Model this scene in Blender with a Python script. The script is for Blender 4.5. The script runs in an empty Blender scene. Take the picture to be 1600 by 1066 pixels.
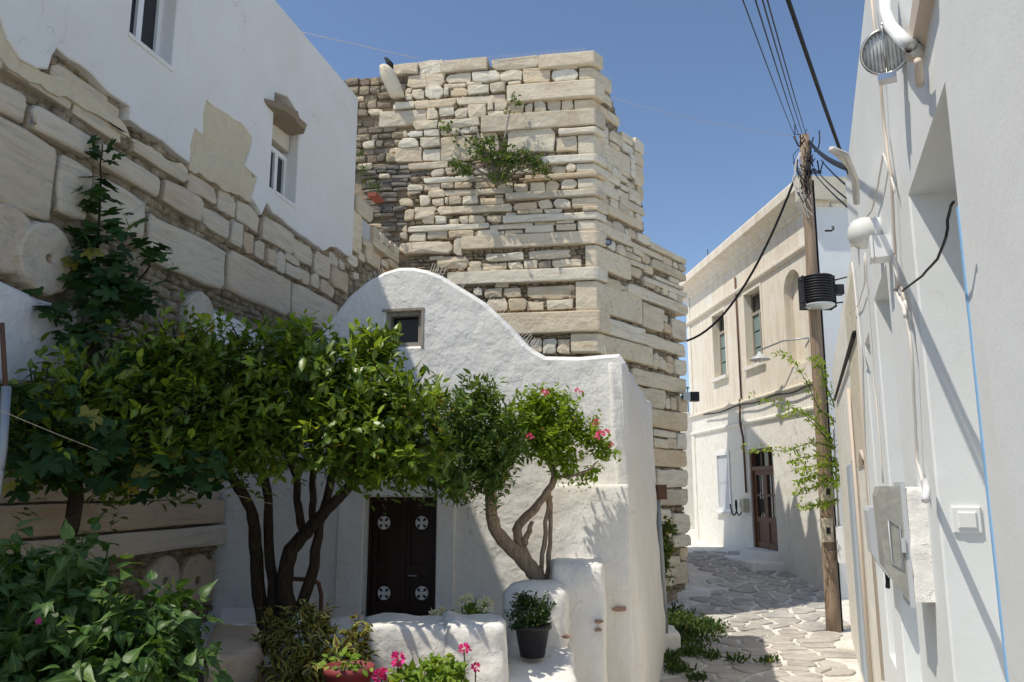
import bpy, bmesh, math, random
from mathutils import Vector, Matrix, noise
from mathutils.geometry import tessellate_polygon
import numpy as np

random.seed(7)
np.random.seed(7)
scene = bpy.context.scene
COL = scene.collection
R = math.radians

# ------------------------------------------------------------------ camera
EYE = 2.4
PITCH = R(10.4)
FPX = 1250.0
cam_d = bpy.data.cameras.new('camera')
cam = bpy.data.objects.new('camera', cam_d)
COL.objects.link(cam)
cam.location = (0, 0, EYE)
cam.rotation_euler = (R(90) + PITCH, 0, 0)
cam_d.sensor_width = 36.0
cam_d.lens = FPX / 1600 * 36.0
cam_d.clip_start = 0.05
cam_d.clip_end = 3000
scene.camera = cam

# ------------------------------------------------------------------ sky and sun
SUN = Vector((-0.50, -0.24, 1.0)).normalized()      # direction towards the sun
world = bpy.data.worlds.new('World')
scene.world = world
world.use_nodes = True
wn = world.node_tree.nodes
wl = world.node_tree.links
wn.clear()
sky = wn.new('ShaderNodeTexSky')
sky.sky_type = 'NISHITA'
sky.sun_disc = False
sky.sun_elevation = math.asin(SUN.z)
sky.sun_rotation = math.atan2(SUN.x, SUN.y)
sky.altitude = 50
sky.air_density = 0.9
sky.dust_density = 0.5
sky.ozone_density = 2.2
bg = wn.new('ShaderNodeBackground')
bg.inputs['Strength'].default_value = 0.15
wo = wn.new('ShaderNodeOutputWorld')
wl.new(sky.outputs[0], bg.inputs[0])
wl.new(bg.outputs[0], wo.inputs[0])
sun_d = bpy.data.lights.new('sun', 'SUN')
sun_d.energy = 4.05
sun_d.angle = R(0.53)
sun_d.color = (1.0, 0.93, 0.81)
sun = bpy.data.objects.new('sun', sun_d)
COL.objects.link(sun)
sun.rotation_euler = (-SUN).to_track_quat('-Z', 'Y').to_euler()
sun.location = (-8, -6, 20)
scene.view_settings.view_transform = 'Standard'
scene.view_settings.look = 'None'
scene.view_settings.exposure = 0.03
scene.view_settings.gamma = 1.0
scene.view_settings.use_curve_mapping = False
scene.cycles.max_bounces = 6
scene.cycles.diffuse_bounces = 4
scene.cycles.transparent_max_bounces = 6

# ------------------------------------------------------------------ picture <-> place
def ray(x, y):
    v = 533.0 - y
    return (x - 800.0, FPX * math.cos(PITCH) - v * math.sin(PITCH), v * math.cos(PITCH) + FPX * math.sin(PITCH))

def at(x, y, Y):
    """point seen at photo pixel (x, y) lying at distance Y in front of the camera"""
    a, b, c = ray(x, y)
    t = Y / b
    return Vector((a * t, Y, EYE + c * t))

def atz(x, y, z):
    a, b, c = ray(x, y)
    t = (z - EYE) / c
    return Vector((a * t, b * t, z))

class Frame:
    """a vertical wall plane: origin o, unit direction d along the wall, outward normal n"""
    def __init__(s, o, d, n):
        s.o = Vector((o[0], o[1])); s.d = Vector(d).normalized(); s.n = Vector(n).normalized()
        s.ang = math.atan2(s.d.y, s.d.x)
        # local x = d ; local -y = outward when n is right of d
        s.flip = (s.d.x * s.n.y - s.d.y * s.n.x) > 0    # n is to the left of d
    def hit(s, x, y, off=0.0):
        a, b, c = ray(x, y)
        o = s.o + s.n * off
        det = a * (-s.d.y) + s.d.x * b
        t = (o.x * (-s.d.y) + s.d.x * o.y) / det
        u = (Vector((a * t, b * t)) - o).dot(s.d)
        return u, EYE + c * t
    def p(s, u, z, n=0.0):
        q = s.o + s.d * u + s.n * n
        return Vector((q.x, q.y, z))

def perp(d, toward):
    n = Vector((-d[1], d[0]))
    return n if n.dot(Vector(toward)) > 0 else -n

d_lw = (math.sin(R(12.2)), math.cos(R(12.2)))
LW = Frame((-2.15, 15.15), d_lw, perp(d_lw, (1, 0)))          # left wall, u grows away from camera
d_cf = (math.cos(R(12.2)), -math.sin(R(12.2)))
CF = Frame((-3.36, 9.51), d_cf, perp(d_cf, (0, -1)))           # chapel front, u grows to the right
CX, CY = 1.58, 14.5                                            # tower corner
d_tf = (0.988, -0.156)
TF = Frame((CX, CY), d_tf, perp(d_tf, (0, -1)))                # tower front, u<0 left of corner
d_ts = (math.sin(R(38)), math.cos(R(38)))
TS = Frame((CX, CY), d_ts, perp(d_ts, (1, -1)))                # tower side, u grows away
d_rh = (-0.0865, 0.996)
RH = Frame((6.6, 17.5), d_rh, perp(d_rh, (-1, 0)))             # street house front
d_rs = (0.996, 0.0865)
RS = Frame((6.6 + 0.0, 17.5 + 0.0), d_rs, perp(d_rs, (0, -1)))
d_rw = (0.347, 0.938)
RW = Frame((0.402, 0.0), d_rw, perp(d_rw, (-1, 0)))            # right hand wall

# ------------------------------------------------------------------ object helpers
def tag(o, label=None, cat=None, group=None, kind=None):
    if label: o['label'] = label
    if cat: o['category'] = cat
    if group: o['group'] = group
    if kind: o['kind'] = kind
    return o

def empty(name, loc, label=None, cat=None, group=None):
    o = bpy.data.objects.new(name, None)
    o.location = loc
    o.empty_display_size = 0.2
    COL.objects.link(o)
    return tag(o, label, cat, group)

def world_loc(o):
    v = Vector((0, 0, 0))
    while o is not None:
        v += o.location
        o = o.parent
    return v

def put(name, me, mat=None, parent=None, loc=(0, 0, 0), rz=0.0, smooth=False):
    """link mesh at a WORLD location below parent (parents are never rotated)"""
    o = bpy.data.objects.new(name, me)
    COL.objects.link(o)
    loc = Vector(loc)
    if parent is not None:
        o.parent = parent
        loc = loc - world_loc(parent)
    o.location = loc
    o.rotation_euler = (0, 0, rz)
    if mat is not None and not me.materials:
        me.materials.append(mat)
    if smooth:
        me.polygons.foreach_set('use_smooth', [True] * len(me.polygons))
    return o

class MB:
    """collects shapes in world space for ONE mesh"""
    def __init__(s): s.v = []; s.f = []; s.sm = []
    def add(s, vs, fs, sm=False):
        b = len(s.v)
        s.v += [tuple(q) for q in vs]
        s.f += [tuple(i + b for i in f) for f in fs]
        s.sm += [sm] * len(fs)
    def hexa(s, q):     # 8 points: bottom 4 ccw, top 4
        s.add(q, [(0, 3, 2, 1), (4, 5, 6, 7), (0, 1, 5, 4), (1, 2, 6, 5), (2, 3, 7, 6), (3, 0, 4, 7)])
    def box(s, F, u0, u1, z0, z1, n0, n1):
        s.hexa([F.p(u0, z0, n1), F.p(u1, z0, n1), F.p(u1, z0, n0), F.p(u0, z0, n0),
                F.p(u0, z1, n1), F.p(u1, z1, n1), F.p(u1, z1, n0), F.p(u0, z1, n0)])
    def bbox(s, F, u0, u1, z0, z1, n0, n1, b=0.01):
        """box with chamfered front edges"""
        b = min(b, (u1 - u0) * .4, (z1 - z0) * .4, abs(n1 - n0) * .8)
        ring = lambda du, n: [F.p(u0 + du, z0 + du, n), F.p(u1 - du, z0 + du, n), F.p(u1 - du, z1 - du, n), F.p(u0 + du, z1 - du, n)]
        q = ring(0, n0) + ring(0, n1 - b) + ring(b, n1)
        fs = [(8, 9, 10, 11), (3, 2, 1, 0)]
        for r in (0, 4):
            for i in range(4):
                j = (i + 1) % 4
                fs.append((r + i, r + j, r + 4 + j, r + 4 + i))
        s.add(q, fs)
    def tube(s, pts, r, n=8, cap=True, sm=True):
        pts = [Vector(p) for p in pts]
        rr = r if isinstance(r, (list, tuple)) else [r] * len(pts)
        vs = []; fs = []
        prev = None
        for i, p in enumerate(pts):
            t = (pts[min(i + 1, len(pts) - 1)] - pts[max(i - 1, 0)])
            t = t.normalized() if t.length > 1e-9 else Vector((0, 0, 1))
            if prev is None:
                a = t.cross(Vector((0, 0, 1)))
                if a.length < 1e-3: a = t.cross(Vector((1, 0, 0)))
            else:
                a = prev - t * prev.dot(t)
            a.normalize(); prev = a
            b = t.cross(a)
            for k in range(n):
                w = 2 * math.pi * k / n
                vs.append(p + (a * math.cos(w) + b * math.sin(w)) * rr[i])
        for i in range(len(pts) - 1):
            for k in range(n):
                k2 = (k + 1) % n
                fs.append((i * n + k, i * n + k2, (i + 1) * n + k2, (i + 1) * n + k))
        if cap:
            fs.append(tuple(range(n - 1, -1, -1)))
            m = (len(pts) - 1) * n
            fs.append(tuple(range(m, m + n)))
        s.add(vs, fs, sm)
    def lathe(s, c, prof, n=20, axis=None, sm=True):
        """prof: list of (r, h) along axis from c"""
        ax = Vector(axis or (0, 0, 1)).normalized()
        a = ax.cross(Vector((0, 0, 1)))
        if a.length < 1e-3: a = Vector((1, 0, 0))
        a.normalize(); b = ax.cross(a)
        c = Vector(c)
        vs = []; fs = []
        for (r, h) in prof:
            for k in range(n):
                w = 2 * math.pi * k / n
                vs.append(c + ax * h + (a * math.cos(w) + b * math.sin(w)) * max(r, 1e-4))
        for i in range(len(prof) - 1):
            for k in range(n):
                k2 = (k + 1) % n
                fs.append((i * n + k, i * n + k2, (i + 1) * n + k2, (i + 1) * n + k))
        s.add(vs, fs, sm)
    def poly_slab(s, F, outer, n0, n1, holes=(), bev=0.0, back=True):
        """outer/holes: lists of (u,z). slab between n0 (back) and n1 (front)"""
        def area(P): return sum(P[i][0] * P[(i + 1) % len(P)][1] - P[(i + 1) % len(P)][0] * P[i][1] for i in range(len(P)))
        outer = list(outer) if area(outer) > 0 else list(outer)[::-1]
        hs = [list(h) if area(h) < 0 else list(h)[::-1] for h in holes]
        def inset(P, b):
            out = []
            n = len(P)
            for i in range(n):
                a = Vector(P[i - 1]); c = Vector(P[i]); e = Vector(P[(i + 1) % n])
                d1 = (c - a).normalized(); d2 = (e - c).normalized()
                m = Vector((-d1.y, d1.x)) + Vector((-d2.y, d2.x))
                m = m.normalized() if m.length > 1e-4 else Vector((-d1.y, d1.x))
                out.append((c.x + m.x * b, c.y + m.y * b))
            return out
        loops = [outer] + hs
        fl = [inset(l, bev) if bev else l for l in loops]
        tri = tessellate_polygon([[Vector((a, b, 0)) for a, b in l] for l in fl])
        flat = [q for l in fl for q in l]
        vs = [F.p(a, b, n1) for a, b in flat]
        fs = []
        want = Vector((F.n.x, F.n.y, 0))
        for t in tri:
            e1 = vs[t[1]] - vs[t[0]]; e2 = vs[t[2]] - vs[t[0]]
            fs.append(tuple(t) if e1.cross(e2).dot(want) > 0 else tuple(t)[::-1])
        s.add(vs, fs)
        if back:
            raw = [q for l in loops for q in l]
            vs = [F.p(a, b, n0) for a, b in raw]
            tri2 = tessellate_polygon([[Vector((a, b, 0)) for a, b in l] for l in loops])
            fs = []
            for t in tri2:
                e1 = vs[t[1]] - vs[t[0]]; e2 = vs[t[2]] - vs[t[0]]
                fs.append(tuple(t) if e1.cross(e2).dot(want) < 0 else tuple(t)[::-1])
            s.add(vs, fs)
        for l, f in zip(loops, fl):
            n = len(l)
            rings = [[F.p(a, b, n0) for a, b in l], [F.p(a, b, n1 - bev * .9) for a, b in l]]
            if bev: rings.append([F.p(a, b, n1) for a, b in f])
            vs = [q for r in rings for q in r]
            fs = []
            for k in range(len(rings) - 1):
                for i in range(n):
                    j = (i + 1) % n
                    q = (k * n + i, k * n + j, (k + 1) * n + j, (k + 1) * n + i)
                    fs.append(q if not F.flip else q[::-1])
            s.add(vs, fs)
    def mesh(s, name='mesh'):
        me = bpy.data.meshes.new(name)
        me.from_pydata(s.v, [], s.f)
        if any(s.sm): me.polygons.foreach_set('use_smooth', s.sm)
        me.update()
        return me
    def build(s, name, mat, parent=None, smooth=None, org=None):
        if org is None:
            a = np.array(s.v); org = Vector(((a[:, 0].min() + a[:, 0].max()) / 2, (a[:, 1].min() + a[:, 1].max()) / 2, a[:, 2].min()))
        org = Vector(org)
        s.v = [(q[0] - org.x, q[1] - org.y, q[2] - org.z) for q in s.v]
        me = s.mesh(name)
        o = put(name, me, mat, parent, org)
        if smooth is not None:
            me.polygons.foreach_set('use_smooth', [smooth] * len(me.polygons))
        return o

# ------------------------------------------------------------------ materials
MAT = {}
def mat(name, base, rough=0.85, build=None, spec=0.3):
    m = bpy.data.materials.new(name)
    m.use_nodes = True
    nt = m.node_tree
    b = nt.nodes['Principled BSDF']
    b.inputs['Base Color'].default_value = (*base, 1)
    b.inputs['Roughness'].default_value = rough
    b.inputs['Specular IOR Level'].default_value = spec
    MAT[name] = m
    if build: build(nt, b)
    return m

def N(nt, kind, **kw):
    n = nt.nodes.new(kind)
    for k, v in kw.items():
        if k.startswith('i_'):
            key = k[2:]
            n.inputs[int(key) if key.isdigit() else key.replace('_', ' ')].default_value = v
        else: setattr(n, k, v)
    return n

def ramp(nt, src, stops):
    r = nt.nodes.new('ShaderNodeValToRGB')
    e = r.color_ramp.elements
    while len(e) > 1: e.remove(e[-1])
    e[0].position = stops[0][0]; e[0].color = (*stops[0][1], 1)
    for p, c in stops[1:]:
        x = e.new(p); x.color = (*c, 1)
    nt.links.new(src, r.inputs[0])
    return r.outputs[0]

def mixc(nt, fac, a, b, mode='MIX'):
    m = nt.nodes.new('ShaderNodeMix'); m.data_type = 'RGBA'; m.blend_type = mode
    for s, v in ((m.inputs[0], fac), (m.inputs[6], a), (m.inputs[7], b)):
        if isinstance(v, bpy.types.NodeSocket): nt.links.new(v, s)
        elif isinstance(v, (int, float)): s.default_value = v
        else: s.default_value = (*v, 1)
    return m.outputs[2]

def bump(nt, b, h, strength, dist=0.02, prev=None):
    n = N(nt, 'ShaderNodeBump'); n.inputs['Strength'].default_value = strength; n.inputs['Distance'].default_value = dist
    nt.links.new(h, n.inputs['Height'])
    if prev: nt.links.new(prev, n.inputs['Normal'])
    if b: nt.links.new(n.outputs[0], b.inputs['Normal'])
    return n.outputs[0]

def noisetex(nt, vec, scale, detail=4, rough=.55, dist=0):
    n = N(nt, 'ShaderNodeTexNoise')
    n.inputs['Scale'].default_value = scale; n.inputs['Detail'].default_value = detail
    n.inputs['Roughness'].default_value = rough; n.inputs['Distortion'].default_value = dist
    if vec: nt.links.new(vec, n.inputs['Vector'])
    return n.outputs['Fac']

def mapping(nt, vec, scale=(1, 1, 1), loc=(0, 0, 0)):
    m = N(nt, 'ShaderNodeMapping'); m.inputs['Scale'].default_value = scale; m.inputs['Location'].default_value = loc
    nt.links.new(vec, m.inputs['Vector'])
    return m.outputs[0]

def plaster(name, base, stain=(.45, .40, .30), amt=.25, lump=.5, warm=(1, .98, .94), grain=.35, crack=0.0, flake=0.0):
    def f(nt, b):
        pos = N(nt, 'ShaderNodeNewGeometry').outputs['Position']
        n1 = noisetex(nt, pos, 1.3, 6, .6)
        n2 = noisetex(nt, pos, 9, 5, .6)
        n3 = noisetex(nt, mapping(nt, pos, (5, 5, .6)), 2.2, 5, .65)     # runs of dirt
        c = mixc(nt, ramp(nt, n1, [(.3, (0, 0, 0)), (.75, (1, 1, 1))]), base, tuple(x * y * .93 for x, y in zip(base, warm)))
        c = mixc(nt, ramp(nt, n3, [(.56, (0, 0, 0)), (.8, (amt, amt, amt))]), c, stain)
        c = mixc(nt, ramp(nt, n2, [(.62, (0, 0, 0)), (.75, (amt * .5,) * 3)]), c, stain)
        if crack:       # hairline cracks, here and there
            wv = N(nt, 'ShaderNodeVectorMath', operation='ADD')
            nz = N(nt, 'ShaderNodeTexNoise'); nz.inputs['Scale'].default_value = 5; nz.inputs['Detail'].default_value = 4
            nt.links.new(pos, nz.inputs['Vector'])
            sc_ = N(nt, 'ShaderNodeVectorMath', operation='SCALE'); sc_.inputs['Scale'].default_value = .35
            nt.links.new(nz.outputs['Color'], sc_.inputs[0]); nt.links.new(pos, wv.inputs[0]); nt.links.new(sc_.outputs[0], wv.inputs[1])
            vo = N(nt, 'ShaderNodeTexVoronoi', feature='DISTANCE_TO_EDGE'); vo.inputs['Scale'].default_value = 1.1
            nt.links.new(wv.outputs[0], vo.inputs['Vector'])
            line = ramp(nt, vo.outputs['Distance'], [(.0, (1, 1, 1)), (.006, (0, 0, 0))])
            msk = ramp(nt, noisetex(nt, pos, .8, 3, .5), [(.48, (0, 0, 0)), (.62, (crack,) * 3)])
            c = mixc(nt, mixc(nt, 1.0, line, msk, 'MULTIPLY'), c, (.30, .27, .22))
        nt.links.new(c, b.inputs['Base Color'])
        h1 = noisetex(nt, pos, 3.5, 3, .5)
        h2 = noisetex(nt, pos, 22, 4, .6)
        h3 = noisetex(nt, pos, 120, 2, .6)
        x = bump(nt, None, h1, lump, .10)
        x = bump(nt, None, h2, lump * .55, .02, x)
        if flake:       # overlapping coats of limewash
            fl_ = ramp(nt, noisetex(nt, pos, 2.6, 8, .62), [(.44, (0, 0, 0)), (.455, (.5, .5, .5)), (.56, (.5, .5, .5)), (.575, (1, 1, 1))])
            x = bump(nt, None, fl_, flake, .012, x)
        bump(nt, b, h3, grain, .004, x)
    return mat(name, base, .92, f, .2)

plaster('white_plaster', (.82, .805, .77), amt=.30, lump=.42, crack=.7, flake=.5)
plaster('house_plaster', (.77, .755, .73), stain=(.55, .52, .45), amt=.16, lump=.12, crack=.55, flake=.3)
plaster('street_plaster', (.79, .77, .71), stain=(.47, .42, .34), amt=.65, lump=.25, crack=.6, flake=.6)
plaster('wall_plaster', (.77, .80, .81), stain=(.60, .58, .53), amt=.10, lump=.05, grain=.14, crack=.12)
plaster('beige_plaster', (.62, .57, .46), stain=(.42, .36, .26), amt=.3, lump=.3)
plaster('aged_mortar', (.64, .56, .41), stain=(.46, .37, .24), amt=.9, lump=1.0)

def ochre(nt, b):       # painted upper storey, weathered by rain
    pos = N(nt, 'ShaderNodeNewGeometry').outputs['Position']
    n1 = noisetex(nt, pos, .9, 6, .65)
    n3 = noisetex(nt, mapping(nt, pos, (3.5, 3.5, .35)), 2.0, 6, .7)
    n2 = noisetex(nt, pos, 6, 6, .7)
    c = ramp(nt, n1, [(.28, (.78, .76, .70)), (.5, (.73, .66, .54)), (.72, (.78, .75, .69))])
    c = mixc(nt, ramp(nt, n3, [(.45, (0, 0, 0)), (.8, (.7, .7, .7))]), c, (.46, .35, .23))
    c = mixc(nt, ramp(nt, n2, [(.5, (0, 0, 0)), (.68, (.55, .55, .55))]), c, (.74, .71, .64))
    nt.links.new(c, b.inputs['Base Color'])
    x = bump(nt, None, n2, .3, .02)
    bump(nt, b, noisetex(nt, pos, 60, 3), .25, .006, x)
mat('ochre_plaster', (.6, .5, .36), .9, ochre, .2)

def marble_builder(tones, vein=.4, rust=.5, bumpy=.5, wash=0):
    def f(nt, b):
        oi = N(nt, 'ShaderNodeObjectInfo')
        tc = N(nt, 'ShaderNodeTexCoord').outputs['Object']
        off = N(nt, 'ShaderNodeVectorMath', operation='SCALE'); off.inputs[0].default_value = (37, 91, 53)
        nt.links.new(oi.outputs['Random'], off.inputs['Scale'])
        ad = N(nt, 'ShaderNodeVectorMath', operation='ADD')
        nt.links.new(tc, ad.inputs[0]); nt.links.new(off.outputs[0], ad.inputs[1])
        p = ad.outputs[0]
        k = len(tones)
        c = ramp(nt, oi.outputs['Random'], [(i / max(1, k - 1), t) for i, t in enumerate(tones)])
        n1 = noisetex(nt, p, 2.5, 5, .6)
        c = mixc(nt, ramp(nt, n1, [(.35, (0, 0, 0)), (.7, (.5, .5, .5))]), c, tuple(min(.8, x * 1.12) for x in tones[0]))
        st = noisetex(nt, mapping(nt, p, (1.2, 8, 14)), 1.6, 6, .6, .6)          # bedding along the block
        c = mixc(nt, ramp(nt, st, [(.5, (0, 0, 0)), (.68, (vein, vein, vein))]), c, (.30, .28, .25))
        st2 = noisetex(nt, mapping(nt, p, (1.0, 5, 5)), 1.3, 5, .6)
        c = mixc(nt, ramp(nt, st2, [(.54, (0, 0, 0)), (.76, (rust, rust, rust))]), c, (.42, .27, .14))
        g = noisetex(nt, p, 11, 5, .7)
        c = mixc(nt, ramp(nt, g, [(.58, (0, 0, 0)), (.74, (.35, .35, .35))]), c, (.26, .23, .19))
        if wash:      # limewash smeared over the stone
            pos = N(nt, 'ShaderNodeNewGeometry').outputs['Position']
            c = mixc(nt, ramp(nt, noisetex(nt, pos, 1.7, 7, .75), [(.45, (0, 0, 0)), (.66, (wash,) * 3)]), c, (.62, .60, .55))
        nt.links.new(c, b.inputs['Base Color'])
        x = bump(nt, None, noisetex(nt, p, 7, 4, .6), bumpy, .05)
        pit = N(nt, 'ShaderNodeTexVoronoi'); pit.inputs['Scale'].default_value = 26; nt.links.new(p, pit.inputs['Vector'])
        pm = ramp(nt, pit.outputs['Distance'], [(.0, (0, 0, 0)), (.28, (1, 1, 1))])
        pk = mixc(nt, ramp(nt, noisetex(nt, p, 3, 3), [(.45, (0, 0, 0)), (.6, (1, 1, 1))]), (1, 1, 1), pm)
        x = bump(nt, None, pk, bumpy * .5, .012, x)
        x = bump(nt, None, noisetex(nt, p, 35, 4, .65), bumpy * .7, .012, x)
        bump(nt, b, noisetex(nt, p, 130, 2), .25, .003, x)
    return f
mat('marble', (.6, .53, .42), .8, marble_builder([(.74, .66, .51), (.58, .46, .30), (.79, .74, .62), (.64, .49, .31), (.75, .68, .54), (.50, .42, .31), (.73, .61, .43), (.72, .67, .56)]), .25)
mat('shaded_stained_marble', (.6, .53, .42), .8, marble_builder([(.60, .52, .40), (.55, .45, .32), (.66, .60, .50), (.50, .36, .24), (.60, .51, .39), (.55, .49, .40)], vein=.5, rust=.5, bumpy=.3), .25)  # marble copy for the left wall, shade darkened into its tones, plus stains
mat('fieldstone', (.3, .25, .18), .9, marble_builder([(.27, .21, .14), (.20, .17, .13), (.36, .29, .19), (.16, .14, .12), (.30, .25, .18), (.42, .35, .24), (.24, .22, .19)], vein=.3, rust=.3, bumpy=.7), .2)
mat('slate', (.2, .19, .16), .85, marble_builder([(.17, .16, .14), (.24, .21, .17), (.13, .125, .115), (.28, .24, .19)], vein=.5, rust=.25, bumpy=.6), .2)
mat('flagstone', (.27, .24, .21), .85, marble_builder([(.42, .40, .36), (.30, .28, .26), (.48, .45, .40), (.34, .32, .30), (.42, .37, .33), (.36, .35, .33)], vein=.25, rust=.10, bumpy=.35, wash=.8), .25)

def fill(nt, b):
    pos = N(nt, 'ShaderNodeNewGeometry').outputs['Position']
    c = ramp(nt, noisetex(nt, pos, 5, 5, .7), [(.3, (.17, .14, .10)), (.5, (.34, .27, .185)), (.68, (.50, .42, .30))])
    nt.links.new(c, b.inputs['Base Color'])
    bump(nt, b, noisetex(nt, pos, 25, 5, .7), .8, .04)
mat('rubble', (.25, .2, .15), .95, fill, .1)

def white_joint(nt, b):
    pos = N(nt, 'ShaderNodeNewGeometry').outputs['Position']
    c = ramp(nt, noisetex(nt, pos, 3.0, 7, .7), [(.28, (.44, .41, .36)), (.44, (.66, .63, .57)), (.62, (.77, .75, .70))])
    nt.links.new(c, b.inputs['Base Color'])
    bump(nt, b, noisetex(nt, pos, 30, 5, .7), .5, .02)
mat('limewash_ground', (.68, .65, .59), .95, white_joint, .1)
def earth(nt, b):
    pos = N(nt, 'ShaderNodeNewGeometry').outputs['Position']
    c = ramp(nt, noisetex(nt, pos, 4, 6, .7), [(.3, (.12, .09, .06)), (.7, (.26, .21, .15))])
    nt.links.new(c, b.inputs['Base Color'])
    bump(nt, b, noisetex(nt, pos, 30, 5, .7), .8, .03)
mat('soil', (.2, .16, .1), .95, earth, .1)

def wood(name, a, bcol, rough=.7, sc=(14, 14, 1.0), spec=.3):
    def f(nt, b):
        tc = N(nt, 'ShaderNodeTexCoord').outputs['Object']
        n = noisetex(nt, mapping(nt, tc, sc), 2.5, 6, .65, .4)
        nt.links.new(ramp(nt, n, [(.32, a), (.68, bcol)]), b.inputs['Base Color'])
        bump(nt, b, n, .4, .008)
    return mat(name, a, rough, f, spec)
wood('door_brown', (.022, .010, .007), (.034, .015, .010), .42)
wood('street_door_wood', (.10, .045, .025), (.19, .095, .055), .6)
wood('pole_wood', (.17, .115, .075), (.40, .31, .23), .9, (22, 22, .5), .1)
wood('grey_wood', (.24, .21, .17), (.42, .38, .32), .85)
wood('bark', (.028, .020, .014), (.075, .056, .040), .95, (16, 16, 2.5), .1)
wood('bark_pale', (.19, .135, .095), (.40, .31, .23), .9, (14, 14, 2.0), .1)
mat('black_metal', (.018, .018, .02), .5, spec=.4)
mat('cable_black', (.012, .012, .014), .6)
mat('cable_white', (.66, .63, .58), .7)
mat('conduit_cream', (.58, .50, .42), .6)
def scuffed(nt, b):
    tc = N(nt, 'ShaderNodeTexCoord').outputs['Object']
    nt.links.new(ramp(nt, noisetex(nt, tc, 14, 5, .7), [(.35, (.27, .27, .24)), (.65, (.42, .41, .37))]), b.inputs['Base Color'])
mat('box_grey', (.5, .52, .54), .5, spec=.4)
mat('box_cover', (.33, .33, .29), .28, scuffed, .5)
mat('plastic_white', (.78, .79, .79), .35, spec=.5)
mat('blue_paint', (.26, .48, .74), .7)
mat('chrome', (.55, .54, .52), .22, spec=.5); MAT['chrome'].node_tree.nodes['Principled BSDF'].inputs['Metallic'].default_value = 1
mat('zinc', (.33, .36, .38), .45); MAT['zinc'].node_tree.nodes['Principled BSDF'].inputs['Metallic'].default_value = .5
mat('rust', (.13, .07, .045), .8)
mat('glass_dark', (.012, .016, .02), .08, spec=.6)
mat('glass_lens', (.55, .57, .56), .15, spec=.6)
mat('glass_globe', (.74, .74, .70), .12, spec=.6)
mat('teal_shutter', (.20, .27, .26), .65)
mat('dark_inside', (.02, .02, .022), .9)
mat('curtain_blue', (.42, .45, .62), .9)
mat('white_paint', (.78, .78, .76), .5)
mat('grey_shutter', (.36, .41, .46), .6)
mat('terracotta', (.24, .045, .05), .6)
mat('tile_red', (.30, .10, .07), .85)
mat('pot_black', (.022, .022, .026), .45)
mat('medallion', (.66, .66, .64), .6)
mat('feather', (.012, .012, .014), .6)
mat('stem_green', (.07, .11, .03), .8)
mat('dry_straw', (.62, .52, .40), .9)

def leafmat(name, dark, light, trans=.28, rough=.42, spec=.4, edge=None, old=(.42, .34, .07)):
    def f(nt, b):
        a = N(nt, 'ShaderNodeAttribute', attribute_name='tone')
        stops = [(0.0, dark), (.66, tuple((x + y) / 2 for x, y in zip(dark, light))), (.9, light), (.965, light), (1.0, old or light)]
        c = ramp(nt, a.outputs['Fac'], stops)
        if edge:
            e = N(nt, 'ShaderNodeAttribute', attribute_name='rim')
            c = mixc(nt, ramp(nt, e.outputs['Fac'], [(.35, (0, 0, 0)), (.6, (1, 1, 1))]), c, edge)
        else:         # paler midrib
            e = N(nt, 'ShaderNodeAttribute', attribute_name='rim')
            c = mixc(nt, ramp(nt, e.outputs['Fac'], [(.0, (.5, .5, .5)), (.16, (0, 0, 0))]), c, tuple(min(1, x * 1.5 + .02) for x in light))
        pos = N(nt, 'ShaderNodeNewGeometry').outputs['Position']
        c = mixc(nt, 1.0, c, ramp(nt, noisetex(nt, pos, 45, 3, .6), [(.3, (.72, .74, .62)), (.7, (1.15, 1.1, 1.0))]), 'MULTIPLY')
        nt.links.new(c, b.inputs['Base Color'])
        tr = N(nt, 'ShaderNodeBsdfTranslucent')
        nt.links.new(mixc(nt, 1.0, c, (1.35, 1.3, .55), 'MULTIPLY'), tr.inputs['Color'])
        mx = N(nt, 'ShaderNodeMixShader'); mx.inputs[0].default_value = trans
        out = nt.nodes['Material Output']
        nt.links.new(b.outputs[0], mx.inputs[1]); nt.links.new(tr.outputs[0], mx.inputs[2])
        nt.links.new(mx.outputs[0], out.inputs['Surface'])
    return mat(name, dark, rough, f, spec)
leafmat('leaf_citrus', (.042, .105, .014), (.32, .43, .05), .32, .36, .5)
leafmat('leaf_lemon', (.055, .115, .028), (.20, .30, .06), .25, .42, .4)
leafmat('leaf_fig', (.020, .055, .014), (.05, .115, .025), .22, .55, .3)
leafmat('leaf_light', (.14, .26, .02), (.34, .44, .05), .4, .5, .3)
leafmat('leaf_shrub', (.035, .095, .020), (.16, .27, .07), .28, .45, .35)
leafmat('leaf_coleus', (.07, .032, .022), (.13, .075, .035), .2, .6, .25, edge=(.34, .38, .10))
leafmat('leaf_basil', (.020, .055, .015), (.065, .125, .035), .2, .5, .3)
leafmat('leaf_weed', (.03, .065, .015), (.09, .15, .04), .25, .6, .2)
leafmat('leaf_wallfig', (.05, .095, .025), (.19, .26, .07), .25, .5, .3)
leafmat('leaf_geranium', (.13, .25, .03), (.30, .42, .07), .35, .55, .25)
leafmat('petal_pink', (.55, .03, .14), (.75, .12, .30), .3, .6, .2, old=None)
leafmat('petal_magenta', (.50, .02, .20), (.70, .05, .35), .3, .6, .2, old=None)
leafmat('petal_white', (.74, .72, .70), (.82, .80, .78), .3, .7, .2, old=None)
leafmat('petal_rose', (.75, .36, .38), (.85, .55, .55), .3, .7, .2, old=None)
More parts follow.
